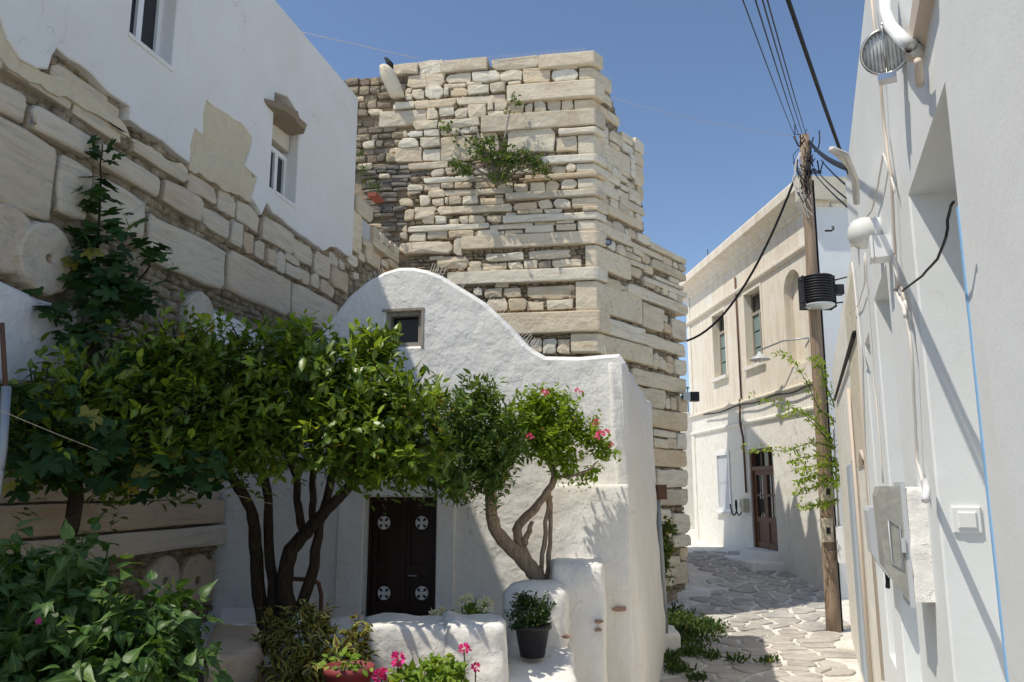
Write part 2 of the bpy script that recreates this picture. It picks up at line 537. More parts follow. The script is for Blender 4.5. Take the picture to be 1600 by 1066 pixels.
# ------------------------------------------------------------------ stones
def stone_mesh(w, h, depth, bev, irr, rnd, seg=2, skew=0.0, face=0.012):
    """hewn block with worn, uneven edges; local x along the wall, z up, front towards -y at y=0"""
    hw, hh = w / 2, h / 2
    r = min(rnd, hw * .8, hh * .8)
    out = []
    for cx, cz, a0 in ((hw, -hh, -90), (hw, hh, 0), (-hw, hh, 90), (-hw, -hh, 180)):
        rr = r * random.choice((.25, .5, .8, 1.2, 2.4))
        rr = min(rr, hw * .85, hh * .85)
        ccx = cx - math.copysign(rr, cx); ccz = cz - math.copysign(rr, cz)
        for k in range(seg):
            a = R(a0 + 90 * k / (seg - 1))
            out.append([ccx + rr * math.cos(a), ccz + rr * math.sin(a)])
    nx = 1 if w > .35 else 0
    if w > 1.2: nx = 3
    low = [[-hw + 2 * hw * (k + 1) / (nx + 1), -hh] for k in range(nx)]
    top = [[hw - 2 * hw * (k + 1) / (nx + 1), hh] for k in range(nx)]
    side = [[hw, 0]] if h > .3 else []
    side2 = [[-hw, 0]] if h > .3 else []
    out = low + out[:seg] + side + out[seg:2 * seg] + top + out[2 * seg:3 * seg] + side2 + out[3 * seg:]
    n = len(out)
    for q in out:
        q[0] += random.uniform(-1, .6) * irr * (1 if q[0] > 0 else -1)
        q[1] += random.uniform(-1, .6) * irr * (1 if q[1] > 0 else -1) + skew * q[0]
    b = min(bev, hw * .5, hh * .5)
    vs = []
    def ringscale(d):
        return [((q[0]) * (1 - d / hw), (q[1] - skew * q[0]) * (1 - d / hh) + skew * q[0]) for q in out]
    for (x, z) in out: vs.append((x, depth, z))
    for (x, z) in out: vs.append((x, b * .9, z))
    for (x, z) in ringscale(b * .35): vs.append((x, b * .28, z))
    for (x, z) in ringscale(b * 1.0): vs.append((x, random.uniform(-.4, .7) * face, z))
    vs.append((random.uniform(-.3, .3) * hw, -face * random.uniform(0, 1.3), random.uniform(-.3, .3) * hh))
    fs = []
    for k in range(3):
        for i in range(n):
            j = (i + 1) % n
            fs.append((k * n + i, k * n + j, (k + 1) * n + j, (k + 1) * n + i))
    sm = [False] * n + [True] * (2 * n) + [False] * n
    for i in range(n):
        fs.append((3 * n + i, 3 * n + (i + 1) % n, 4 * n))
    me = bpy.data.meshes.new('stone')
    me.from_pydata(vs, [], fs)
    me.polygons.foreach_set('use_smooth', sm)
    return me

def lay(parent, F, u0, u1, z0, z1, m, name='stone', proud=0.0, depth=.3, bev=.026, irr=.019, rnd=.05, skew=0., gap=.006, seg=None, face=.012, grow=.002):
    seg = seg or (3 if rnd > .07 else 2)
    w = max(.03, u1 - u0 - gap + grow); h = max(.025, z1 - z0 - gap + grow)
    s = min(1, min(w, h) / .25)
    me = stone_mesh(w, h, depth, bev * .55 * s + .004, irr * s + .003, rnd * .6 * s + .006, seg, skew, face * (.4 + .6 * s))
    q = F.p((u0 + u1) / 2, (z0 + z1) / 2, proud)
    o = put(name, me, MAT[m], parent, q, F.ang)
    k = .03 if w < 1.0 else .008
    o.rotation_euler = (random.uniform(-k, k), random.uniform(-.5, .5) * k, F.ang + random.uniform(-k, k))
    return o

ZS = 1303 / 220
ZONES = {1: (510, 70, ZS), 2: (720, 70, ZS), 3: (540, 240, ZS), 4: (740, 240, ZS), 5: (740, 400, ZS),
         6: (900, 70, 4.1), 7: (910, 320, 4.1), 8: (960, 560, 2.806),
         'A': (0, 0, 2.05), 'B': (0, 180, 3.553), 'C': (280, 100, 3.136)}
def zrect(F, zone, x0, x1, yt, yb):
    ox, oy, s = ZONES[zone]
    X0, X1, YT, YB = ox + x0 / s, ox + x1 / s, oy + yt / s, oy + yb / s
    ym, xm = (YT + YB) / 2, (X0 + X1) / 2
    u0 = F.hit(X0, ym)[0]; u1 = F.hit(X1, ym)[0]
    um = (u0 + u1) / 2
    # heights are read where the middle of the stone is seen
    q = F.p(um, 0)
    z1 = F.hit(xm, YT)[1]; z0 = F.hit(xm, YB)[1]
    return u0, u1, z0, z1

# ------------------------------------------------------------------ ground
def ground_z(x, y):
    """street level: flat by the chapel, climbing gently up the lane; raised landing round the camera"""
    t = max(0.0, min(1.0, (y - 14.0) / 9.0))
    z = .72 * t * t * (3 - 2 * t)
    z += max(0, y - 23) * .03
    k = max(0.0, min(1.0, (8.4 - y) / 3.5))
    z += .86 * k * k * (3 - 2 * k)
    return z

def gy(px, py, it=12):
    """point of the street seen at a pixel"""
    z = 0.0
    for _ in range(it):
        q = atz(px, py, z); z = ground_z(q.x, q.y)
    return atz(px, py, z)

def build_ground():
    xs = list(np.linspace(-60, -6, 8)) + list(np.linspace(-5, 9, 29)) + list(np.linspace(12, 60, 8))
    ys = list(np.linspace(-40, -2, 6)) + list(np.linspace(-1, 30, 63)) + [34, 40, 60, 120, 400]
    vs = [(x, y, ground_z(x, y) - .012) for y in ys for x in xs]
    n = len(xs)
    fs = [(j * n + i, j * n + i + 1, (j + 1) * n + i + 1, (j + 1) * n + i) for j in range(len(ys) - 1) for i in range(n - 1)]
    me = bpy.data.meshes.new('street'); me.from_pydata(vs, [], fs)
    o = put('street', me, MAT['limewash_ground'], smooth=True)
    tag(o, kind='structure')
    return o
street = build_ground()

def clip_poly(P, a, b, c):
    """keep a*x+b*y<=c"""
    out = []
    for i in range(len(P)):
        p, q = P[i], P[(i + 1) % len(P)]
        dp, dq = a * p[0] + b * p[1] - c, a * q[0] + b * q[1] - c
        if dp <= 0: out.append(p)
        if (dp < 0) != (dq < 0) and dp != dq:
            t = dp / (dp - dq)
            out.append((p[0] + (q[0] - p[0]) * t, p[1] + (q[1] - p[1]) * t))
    return out

def flag(P, parent, m='flagstone', zf=ground_z, th=.03):
    cx = sum(p[0] for p in P) / len(P); cy = sum(p[1] for p in P) / len(P)
    # worn corners
    Q = []
    n = len(P)
    for i in range(n):
        a, b, c = P[i - 1], P[i], P[(i + 1) % n]
        for t, o in ((.12, a), (.12, c)):
            Q.append((b[0] + (o[0] - b[0]) * t + random.uniform(-.012, .012), b[1] + (o[1] - b[1]) * t + random.uniform(-.012, .012)))
    n = len(Q)
    cz = zf(cx, cy)
    dz = random.uniform(0, .012)
    vs = []
    for s, h in ((1, -.03), (1, .002 + dz), (.93, .010 + dz)):
        for (x, y) in Q:
            xx, yy = cx + (x - cx) * s, cy + (y - cy) * s
            vs.append((xx - cx, yy - cy, zf(xx, yy) - cz + h))
    fs = [tuple(range(2 * n, 3 * n))]
    for k in (0, 1):
        for i in range(n):
            j = (i + 1) % n
            fs.append((k * n + i, k * n + j, (k + 1) * n + j, (k + 1) * n + i))
    me = bpy.data.meshes.new('paving_stone'); me.from_pydata(vs, [], fs)
    return put('paving_stone', me, MAT[m], parent, (cx, cy, cz))

def pave():
    rng = random.Random(11)
    seeds = []
    gx, gyy = .50, .37
    for j in range(int(13.5 / gyy)):
        for i in range(int(7.5 / gx)):
            y = 9.6 + j * gyy + rng.uniform(-.46, .46) * gyy
            x = 0.4 + i * gx + (j % 2) * gx * .5 + rng.uniform(-.46, .46) * gx
            seeds.append((x, y))
    flank = lambda y: 1.5 + .2162 * (y - 8.5)
    count = 0
    for k, (sx, sy) in enumerate(seeds):
        if sy > 22.3 or sy < 9.9: continue
        # inside the lane: right of chapel / tower, left of walls
        left = flank(sy) + .1 if sy < 14.4 else (CX + .78 * (sy - CY) + .35 if sy < 18 else 4.6 + (sy - 18) * -.1)
        right = min(.402 + .37 * sy - .12, 6.6 - .0865 * (sy - 17.5) - .1 if sy > 16.5 else 99)
        if sx < left or sx > right: continue
        P = [(sx - .8, sy - .8), (sx + .8, sy - .8), (sx + .8, sy + .8), (sx - .8, sy + .8)]
        for l, (ox, oy) in enumerate(seeds):
            if l == k: continue
            dx, dy = ox - sx, oy - sy
            dd = math.hypot(dx, dy)
            if dd > 1.7: continue
            g = .030 + .012 * ((k * 7 + l * 7) % 3)
            a, b = dx / dd, dy / dd
            P = clip_poly(P, a, b, a * sx + b * sy + dd / 2 - g)
            if len(P) < 3: break
        if len(P) < 3: continue
        flag(P, street); count += 1
    print('paving', count)
pave()

# ------------------------------------------------------------------ castle tower
tower = empty('castle_tower', (CX, CY, 0), 'tall medieval tower of reused cream marble blocks behind the white chapel', 'tower')
covF = []; covS = []

def traced(parent, F, cov, zone, rows, m='marble', **kw):
    for r in rows:
        x0, x1, yt, yb = r[:4]
        u0, u1, z0, z1 = zrect(F, zone, x0, x1, yt, yb)
        cov.append((u0, u1, z0, z1))
        kk = dict(kw)
        if len(r) > 4: kk.update(r[4])
        mm = kk.pop('m', m)
        kk.setdefault('proud', random.uniform(-.03, .04))
        lay(parent, F, u0, u1, z0, z1, mm, **kk)

ROUGH = dict(face=.03, irr=.02)
traced(tower, TF, covF, 1, [
    (620, 845, 175, 280), (850, 1062, 135, 268, ROUGH), (1065, 1490, 130, 250, dict(skew=.0)),
    (745, 1095, 262, 392), (1100, 1340, 256, 350), (1085, 1290, 352, 392),
    (725, 790, 398, 445), (725, 790, 450, 505), (790, 910, 405, 500), (915, 1085, 372, 500), (1088, 1130, 395, 470), (1135, 1310, 388, 470),
    (815, 1200, 505, 580), (1205, 1655, 465, 540), (615, 815, 522, 590),
    (480, 930, 600, 745), (930, 1035, 590, 690), (1037, 1180, 552, 660), (1185, 1310, 580, 672),
    (800, 1030, 700, 790), (1030, 1420, 688, 770),
    (710, 750, 795, 855), (752, 893, 797, 858), (900, 1050, 785, 850), (1052, 1160, 775, 835), (1165, 1240, 770, 832),
    (668, 850, 862, 950), (865, 1055, 855, 945), (1058, 1420, 840, 1062),
    (628, 880, 950, 1085), (888, 1050, 958, 1075)])
traced(tower, TF, covF, 2, [
    (282, 720, 105, 222),
    (100, 365, 240, 340), (372, 568, 240, 340), (573, 832, 240, 355), (840, 1090, 228, 335), (575, 850, 208, 238), (860, 1080, 202, 226),
    (50, 195, 342, 368), (65, 265, 370, 460), (272, 405, 345, 440), (440, 560, 340, 368),
    (65, 240, 545, 668), (245, 298, 515, 600), (303, 430, 508, 600), (250, 400, 605, 660), (402, 580, 592, 640), (440, 582, 520, 588),
    (587, 668, 510, 537), (590, 668, 542, 635), (675, 790, 515, 625), (795, 925, 498, 612), (932, 1040, 497, 605),
    (0, 80, 760, 820), (82, 165, 765, 820), (180, 350, 800, 985), (430, 870, 780, 990), (880, 1080, 838, 985)])
traced(tower, TF, covF, 4, [
    (525, 655, 130, 190), (720, 855, 112, 180), (857, 948, 88, 172), (360, 520, 130, 188), (0, 150, 130, 190), (155, 355, 135, 195),
    (0, 250, 200, 248), (10, 200, 250, 312), (208, 360, 262, 312), (370, 500, 275, 358), (520, 662, 258, 355), (668, 800, 237, 340), (806, 958, 232, 328),
    (-270, 362, 322, 380, dict(m='marble')),
    (55, 275, 408, 470), (190, 275, 382, 404), (367, 585, 455, 520), (595, 730, 425, 515), (735, 900, 420, 510),
    (-340, 358, 478, 550), (298, 398, 545, 577), (402, 515, 525, 563), (515, 640, 515, 560), (650, 820, 508, 553),
    (118, 262, 568, 635), (150, 550, 652, 700), (560, 760, 632, 660), (765, 930, 622, 648),
    (475, 740, 665, 735), (765, 955, 655, 715), (290, 465, 705, 745), (35, 240, 708, 765), (243, 282, 715, 760),
    (110, 460, 918, 990, ROUGH), (510, 895, 885, 970, ROUGH)])
traced(tower, TF, covF, 5, [
    (-60, 70, 95, 145, ROUGH), (75, 310, 65, 140, ROUGH), (312, 460, 50, 125, ROUGH), (462, 590, 38, 115), (600, 715, 45, 110, dict(m='fieldstone')), (725, 995, 32, 105, ROUGH),
    (95, 265, 300, 385), (275, 440, 292, 385), (200, 325, 245, 293), (0, 82, 300, 365), (495, 940, 278, 395),
    (120, 322, 397, 502), (327, 490, 395, 502), (498, 650, 425, 502), (678, 922, 399, 498),
    (400, 510, 770, 905, dict(rnd=.1)), (518, 635, 758, 908, dict(rnd=.1)), (640, 768, 757, 912, dict(rnd=.1)), (770, 897, 762, 912, dict(rnd=.1))])
traced(tower, TF, covF, 3, [
    (880, 985, 2, 62), (580, 940, 78, 140), (790, 918, 142, 206), (925, 1050, 135, 200), (1055, 1180, 130, 200),
    (725, 1190, 210, 262), (575, 718, 288, 340), (722, 875, 275, 340), (885, 998, 270, 322), (1008, 1170, 267, 318),
    (765, 918, 332, 402), (568, 690, 343, 371),
    (497, 620, 410, 482), (678, 790, 383, 475), (798, 905, 418, 485), (920, 950, 410, 472), (958, 1072, 398, 478), (1080, 1225, 390, 470),
    (632, 838, 488, 543), (640, 828, 546, 610), (545, 635, 515, 620, dict(rnd=.12)),
    (706, 822, 597, 652), (830, 935, 580, 652), (962, 1045, 600, 652), (1055, 1138, 580, 648), (1145, 1290, 575, 645),
    (580, 1330, 657, 710), (585, 740, 728, 812), (755, 942, 716, 784), (958, 1185, 712, 775), (1188, 1222, 714, 760),
    (508, 568, 730, 790), (525, 568, 665, 720), (505, 990, 818, 935, dict(skew=-.02)), (1000, 1075, 782, 945),
    (840, 1140, 952, 1060, ROUGH), (1145, 1260, 1000, 1060), (770, 900, 945, 985)])

def zof(F, zone, x, y):
    ox, oy, s = ZONES[zone]
    return F.hit(ox + x / s, oy + y / s)

def quoin(fz, fx, yt, yb, sz=None, sx=None, side=.32, proud=.03, soft=.014):
    """corner block seen on both faces"""
    ox, oy, s = ZONES[fz]
    xc = 930
    z1 = TF.hit(xc, oy + yt / s)[1]; z0 = TF.hit(xc, oy + yb / s)[1]
    u0 = TF.hit(ox + fx / s, oy + (yt + yb) / 2 / s)[0]
    if sz:
        o2, o3, s2 = ZONES[sz]
        # the side end lies lower in the picture; take it at the block's own height
        zm = (z0 + z1) / 2
        # find u so that the projected x equals the traced x at height zm
        lo, hi = 0.05, 8
        X = o2 + sx / s2
        for _ in range(40):
            m = (lo + hi) / 2
            q = TS.p(m, zm)
            xx = 800 + q.x / (q.y * math.cos(PITCH) + (zm - EYE) * math.sin(PITCH)) * FPX
            if xx < X: lo = m
            else: hi = m
        u1 = lo
    else:
        u1 = side
    covF.append((u0, .05, z0, z1)); covS.append((-.05, u1, z0, z1))
    # plan outline: front left, corner (rounded), side end, back
    d = .42
    fl = TF.p(u0 + .003, 0, proud); sr = TS.p(u1 - .003, 0, proud)
    # meeting point of the two proud faces
    a = TF.p(0, 0, proud); b = TS.p(0, 0, proud)
    det = TF.d.x * TS.d.y - TF.d.y * TS.d.x
    t = ((b.x - a.x) * TS.d.y - (b.y - a.y) * TS.d.x) / det
    corner = a + Vector((TF.d.x, TF.d.y, 0)) * t
    rc = random.uniform(.02, .07)
    c1 = corner - Vector((TF.d.x, TF.d.y, 0)) * rc; c2 = corner + Vector((TS.d.x, TS.d.y, 0)) * rc
    cm = (c1 + c2) / 2 * .55 + corner * .45
    plan = [fl]
    L = (c1 - fl).length
    if L > .6:
        for k in range(1, int(L / .5) + 1):
            plan.append(fl.lerp(c1, k / (int(L / .5) + 1)) + Vector((TF.n.x, TF.n.y, 0)) * random.uniform(-.012, .012))
    plan += [c1, cm, c2]
    L = (sr - c2).length
    if L > .6:
        for k in range(1, int(L / .5) + 1):
            plan.append(c2.lerp(sr, k / (int(L / .5) + 1)) + Vector((TS.n.x, TS.n.y, 0)) * random.uniform(-.012, .012))
    plan.append(sr)
    back = [TS.p(u1, 0, -d), TF.p(-d * .6, 0, -d), TF.p(u0, 0, -d)]
    cen = Vector((sum(p.x for p in plan) / len(plan), sum(p.y for p in plan) / len(plan), 0)) * .5 + TF.p(-d * .6, 0, -d) * .5
    full = plan + back
    n = len(full)
    b = min(soft + .01, (z1 - z0) * .3)
    zj = [random.uniform(-.008, .008) for _ in full]
    g = .004
    vs = []
    for (ins, z, w) in ((b, z0 + g, 0), (b * .3, z0 + g + b * .25, 1), (0, z0 + g + b, 1), (0, z1 - g - b, 1), (b * .3, z1 - g - b * .25, 1), (b, z1 - g, 0)):
        for i, p in enumerate(full):
            q = p.copy(); q.z = 0
            dirn = (cen - q); dirn.z = 0
            if i < len(plan):
                q = q + dirn.normalized() * ins
                if i == 0 or i == len(plan) - 1:
                    pass
            vs.append((q.x, q.y, z + zj[i] * w))
    fs = [tuple(range(n))[::-1], tuple(range(5 * n, 6 * n))]
    for k in range(5):
        for i in range(n):
            j = (i + 1) % n
            fs.append((k * n + i, k * n + j, (k + 1) * n + j, (k + 1) * n + i))
    org = Vector((corner.x, corner.y, (z0 + z1) / 2))
    M = Matrix.Rotation(-TF.ang, 3, 'Z')
    vs = [M @ (Vector(v) - org) for v in vs]
    me = bpy.data.meshes.new('corner_stone'); me.from_pydata([tuple(v) for v in vs], [], fs)
    put('corner_stone', me, MAT['marble'], tower, org, TF.ang)

for q in [(2, 722, 70, 195), (2, 430, 330, 488), (2, 190, 592, 748), (2, 905, 765, 822), (4, 620, 2, 76), (4, 480, 172, 217), (4, 300, 330, 395),
          (4, 1010, 495, 538), (4, 272, 540, 608), (4, -110, 717, 838), (5, -237, 102, 222), (5, 200, 507, 708)]:
    quoin(*q, side=random.uniform(.26, .36), proud=random.uniform(.05, .09))
for q in [(2, 1095, 198, 325, 6, 228), (2, 1050, 492, 588, 6, 282), (2, 1085, 825, 1010, 6, 345), (4, 950, 80, 170, 6, 285), (4, 965, 222, 326, 6, 270),
          (4, 910, 398, 492, 7, 385), (4, 965, 612, 714, 7, 305), (4, 1035, 842, 1050, 7, 305), (5, 945, 228, 504, 7, 380), (5, 900, 712, 900, 7, 445)]:
    quoin(*q, proud=random.uniform(-.01, .03), soft=.03)

SM = dict(rnd=.09)
traced(tower, TS, covS, 6, [
    (125, 235, 300, 362), (118, 215, 500, 570), (216, 300, 562, 635), (302, 375, 572, 630), (305, 375, 633, 690), (378, 436, 612, 690), (378, 440, 692, 770), (348, 376, 700, 850), (380, 440, 775, 900), (405, 442, 905, 1010),
    (140, 212, 582, 620, SM), (215, 275, 637, 670, SM), (145, 195, 725, 790, SM), (195, 235, 757, 808), (226, 285, 792, 850, SM), (286, 330, 842, 880), (331, 380, 878, 915), (280, 345, 795, 838),
    (155, 250, 866, 905), (265, 335, 937, 985), (336, 374, 957, 1000), (290, 345, 900, 936), (346, 402, 922, 968), (375, 410, 985, 1028), (275, 432, 1012, 1060),
    (155, 215, 975, 1015, SM), (220, 270, 992, 1045)])
traced(tower, TS, covS, 7, [
    (230, 295, 7, 58), (297, 340, 35, 93), (342, 376, 62, 110), (145, 205, 97, 150, SM), (207, 278, 112, 183, SM), (279, 300, 150, 195), (301, 352, 157, 213, SM), (352, 430, 192, 248),
    (160, 215, 228, 293, SM), (217, 275, 258, 320), (276, 318, 272, 300), (270, 320, 305, 342),
    (312, 515, 277, 315), (430, 655, 294, 330), (520, 580, 337, 390), (582, 612, 367, 405), (613, 655, 387, 425), (445, 660, 390, 447),
    (325, 392, 290, 322, SM), (388, 440, 318, 372, SM), (322, 375, 326, 358), (312, 405, 364, 397), (315, 385, 400, 462, SM), (405, 463, 388, 440), (470, 648, 488, 514), (560, 620, 470, 500, SM),
    (390, 658, 510, 542), (395, 466, 492, 530), (470, 508, 518, 560), (510, 545, 537, 580), (548, 598, 557, 605), (600, 640, 582, 630),
    (150, 252, 478, 540, dict(rnd=.1)), (255, 290, 515, 555, SM), (100, 148, 440, 490, dict(m='fieldstone')),
    (285, 668, 572, 640), (385, 515, 645, 800), (517, 545, 706, 755), (520, 568, 758, 825), (572, 665, 740, 865),
    (120, 405, 752, 858, dict(rnd=.12, bev=.06)), (405, 665, 855, 938, dict(rnd=.1, bev=.05)),
    (447, 491, 950, 1048, dict(rnd=.12, bev=.06)), (492, 539, 968, 1058, dict(rnd=.12, bev=.06)), (541, 582, 968, 1010), (541, 605, 1015, 1065), (585, 665, 992, 1066)])
BIG = dict(rnd=.10, bev=.05)
traced(tower, TS, covS, 8, [
    (165, 194, 2, 45, SM), (195, 226, 4, 50, SM), (227, 262, 18, 62), (263, 312, 8, 74),
    (80, 318, 65, 135, BIG), (105, 159, 128, 210), (160, 227, 134, 218), (228, 250, 172, 225, SM), (251, 276, 170, 230, SM), (278, 315, 168, 235),
    (122, 318, 228, 310, BIG), (130, 168, 308, 390, BIG), (169, 270, 317, 346, SM), (170, 234, 352, 393, SM), (235, 272, 352, 395, SM), (274, 315, 327, 398, BIG),
    (140, 320, 397, 478, BIG), (150, 187, 488, 560), (190, 325, 487, 566, BIG), (160, 326, 570, 648, BIG),
    (203, 256, 658, 738, dict(rnd=.3, bev=.08)), (258, 331, 680, 768, BIG), (200, 256, 742, 785), (258, 331, 772, 827, BIG), (295, 329, 830, 888), (220, 292, 868, 915, SM), (225, 268, 922, 958, SM), (272, 329, 892, 990, BIG), (225, 268, 963, 1000, SM)])

# small rubble packed behind and between the blocks
def infill(F, cov, region, name, parent, m, rows=.085, seed=3, n0=-.12, wr=(.08, .24)):
    rng = random.Random(seed)
    b = MB()
    u0, u1, z0, z1 = region
    z = z0
    while z < z1:
        h = rows * rng.uniform(.6, 1.3)
        u = u0
        while u < u1:
            w = rng.uniform(*wr)
            cu, cz = u + w / 2, z + h / 2
            if not any(a + .05 < cu < c - .05 and d + .03 < cz < e - .03 for a, c, d, e in cov) and inside(F, cu, cz):
                n1 = rng.uniform(-.09, -.02)
                j = lambda k: rng.uniform(-k, k)
                q = [F.p(u + .006 + j(.01), z + .005 + j(.008), n0 - .1), F.p(u + w - .006 + j(.01), z + .005 + j(.008), n0 - .1), F.p(u + w - .006 + j(.01), z + h - .005 + j(.008), n0 - .1), F.p(u + .006 + j(.01), z + h - .005 + j(.008), n0 - .1)]
                s = lambda p, k, n: Vector((0, 0, 0)) + p.lerp(sum(q, Vector()) / 4, k) + Vector((F.n.x, F.n.y, 0)) * n
                r1 = [s(p, 0, n1 - n0 + .07) for p in q]; r2 = [s(p, .22, n1 - n0 + .10 + j(.012)) for p in q]
                vs = q + r1 + r2
                fs = [(8, 9, 10, 11)] + [(k * 4 + i, k * 4 + (i + 1) % 4, k * 4 + 4 + (i + 1) % 4, k * 4 + 4 + i) for k in (0, 1) for i in range(4)]
                b.add(vs, fs, True)
            u += w
        z += h
    o = b.build(name, MAT[m], parent)
    tag(o, kind='stuff')
    return o

TS_TOP = [TS.hit(x, y) for x, y in ((922, 102), (962, 142), (968, 190), (973, 203), (990, 208), (1004, 226), (1009, 372), (1012, 376), (1069, 408), (1072, 640), (1078, 905))]
def ts_top(u):
    P = TS_TOP
    for (a, za), (b, zb) in zip(P, P[1:]):
        if b > a and a <= u <= b: return za + (zb - za) * (u - a) / (b - a)
    return P[0][1] if u < P[0][0] else 0
UL = TF.hit(520, 130)[0] - 1.5
ZT = TF.hit(700, 100)[1] - .05
def inside(F, u, z):
    if F is TF: return z < ZT - (0.25 if u < TF.hit(620, 110)[0] else 0) and u < -.1
    return .1 < u < TS_TOP[-2][0] - .15 and z < ts_top(u) - .1

# cores: solid masonry behind the faces
b = MB()
zl = TF.hit(560, 112)[1]; zr = TF.hit(917, 85)[1]
ul2 = TF.hit(612, 110)[0]
b.poly_slab(TF, [(UL, 0), (-.12, 0), (-.12, zr - .08), (ul2, ZT - .02), (ul2, zl - .08), (UL, zl - .15)], -1.1, -.13)
tsu = TS_TOP[-2][0]
prof = [(u, z - .06) for u, z in TS_TOP[:-2] if True]
outer = [(.12, 0), (tsu - .1, 0)] + [(min(u, tsu - .1), z) for u, z in reversed(prof)]
outer[-1] = (.12, outer[-1][1])
b.poly_slab(TS, outer, -1.1, -.13)
b.build('core', MAT['rubble'], tower)
# unseen masses added behind the lane face, sized to cast shadow on street house
def rear(P, z0, z1, name='rear_shadow_mass'):
    b = MB(); n = len(P)
    vs = [(q.x, q.y, z0) for q in P] + [(q.x, q.y, z1) for q in P]
    b.add(vs, [tuple(range(n))[::-1], tuple(range(n, 2 * n))] + [(i, (i + 1) % n, n + (i + 1) % n, n + i) for i in range(n)])
    b.build(name, MAT['marble'], tower)
rear([TS.p(.4, 0, -1.15), TS.p(2.2, 0, -1.15), TS.p(2.5, 0, -3.6), TS.p(.2, 0, -4.2)], 0, 11.0)
rear([TS.p(2.21, 0, -1.15), TS.p(tsu - .3, 0, -1.15), TS.p(tsu + .1, 0, -4.6), TS.p(2.52, 0, -3.7)], 0, 10.1)
rear([Vector((.5, 18.1, 0)), Vector((2.95, 18.2, 0)), Vector((3.45, 21.4, 0)), Vector((.5, 21.4, 0))], 0, 10.2)
infill(TF, covF, (TF.hit(640, 300)[0], -.1, 4.3, ZT), 'rubble_fill', tower, 'rubble')
infill(TS, covS, (.1, tsu, .3, 10.2), 'rubble_fill', tower, 'rubble', seed=5)

# brown fieldstones and slates at the tower's left flank
def fieldstones(F, cov, u0, u1, z0, z1, hr, wr, m, seed, parent, name='fieldstone', ok=None, rnd=.08):
    rng = random.Random(seed)
    z = z0
    cnt = 0
    while z < z1:
        h = rng.uniform(*hr)
        u = u0 + rng.uniform(-.1, 0)
        while u < u1:
            w = rng.uniform(*wr)
            a, c, d, e = u, u + w, z + rng.uniform(-.02, .02), z + h * rng.uniform(.8, 1.05)
            cu, cz = (a + c) / 2, (d + e) / 2
            hitc = any(x0 - .02 < cu < x1 + .02 and y0 - .02 < cz < y1 + .02 for x0, x1, y0, y1 in cov)
            if not hitc and (ok is None or ok(cu, cz)):
                lay(parent, F, a, c, d, e, m if rng.random() > .12 else 'marble', name=name, proud=rng.uniform(-.10, -.01), depth=.2, bev=.04, irr=.02, rnd=rnd, gap=.012, skew=rng.uniform(-.08, .08), face=.02)
                cnt += 1
            u += w
        z += h
    return cnt
ua = TF.hit(522, 200)[0]; ub = TF.hit(640, 200)[0]
zmid = TF.hit(600, 262)[1]
k1 = fieldstones(TF, covF, ua, ub, zmid, zl - .14, (.13, .24), (.16, .36), 'fieldstone', 21, tower)
k2 = fieldstones(TF, covF, TF.hit(570, 300)[0], TF.hit(672, 300)[0], TF.hit(600, 395)[1], zmid, (.07, .13), (.2, .46), 'slate', 22, tower, 'slate', rnd=.04)
print('fieldstones', k1, k2)

# leaning marble stub near the top left corner
c0 = TF.p(*TF.hit(622, 153)); c1 = TF.p(*TF.hit(606, 112))
b = MB()
n3 = Vector((TF.n.x, TF.n.y, 0)); d3 = Vector((TF.d.x, TF.d.y, 0))
sec = []
for k, (t, hw, dp, off) in enumerate([(0, .15, .12, .02), (.15, .16, .16, .05), (.5, .17, .2, .10), (.8, .16, .2, .16), (.95, .12, .16, .2), (1.0, .07, .1, .22)]):
    c = c0.lerp(c1, t) + n3 * off
    up = Vector((0, 0, 1))
    sec.append([c + d3 * hw * math.cos(w) + n3 * dp * math.sin(w) for w in [2 * math.pi * i / 8 for i in range(8)]])
vs = [p for s in sec for p in s]
fs = [(k * 8 + i, k * 8 + (i + 1) % 8, k * 8 + 8 + (i + 1) % 8, k * 8 + 8 + i) for k in range(5) for i in range(8)] + [tuple(range(40, 48)), tuple(range(7, -1, -1))]
b.add(vs, fs, True)
b.build('marble_stub', MAT['marble'], tower)

# thin anti-bird rods along the coping
b = MB()
for k in range(95):
    x = 628 + k * 3.05
    u, z = TF.hit(x, 107 - (x - 625) * .086)
    p = TF.p(u, z - .03, -.02)
    b.tube([p, p + Vector((random.uniform(-.01, .01), -.03, .13))], .0025, 3, False, False)
tag(b.build('bird_spikes', MAT['dry_straw'], tower), kind='stuff')
# ------------------------------------------------------------------ white house on the left
def lw(x, y, off=0.0): return LW.hit(x, y, off)
house = empty('white_house', LW.p(-8, 0), 'tall shaded white house with rough marble blocks below its plaster, at left', 'house')
ZR = lw(500, 87)[1]
A = lambda x, y: (x / 2.05, y / 2.05)
low = [(0, 60), (20, 130), (55, 190), (110, 215), (150, 235), (158, 190), (168, 150), (215, 185), (285, 240), (340, 300), (405, 345), (403, 385), (455, 415), (520, 460), (560, 500), (598, 528), (606, 470), (617, 410), (640, 430), (645, 370), (652, 320), (700, 350), (770, 395), (800, 440), (792, 490), (778, 540), (815, 570), (800, 640), (833, 690), (850, 655), (870, 690), (960, 750), (1030, 800), (1052, 790), (1075, 790), (1108, 825)]
UE = lw(555, 200)[0]                      # far end of the plastered house
UN = -10.1                                # near end, behind the camera's left
pl = [lw(*A(x, y)) for x, y in low]
pl = [(u + random.uniform(-.02, .02), z + random.uniform(-.025, .025)) for u, z in pl]
fine = []
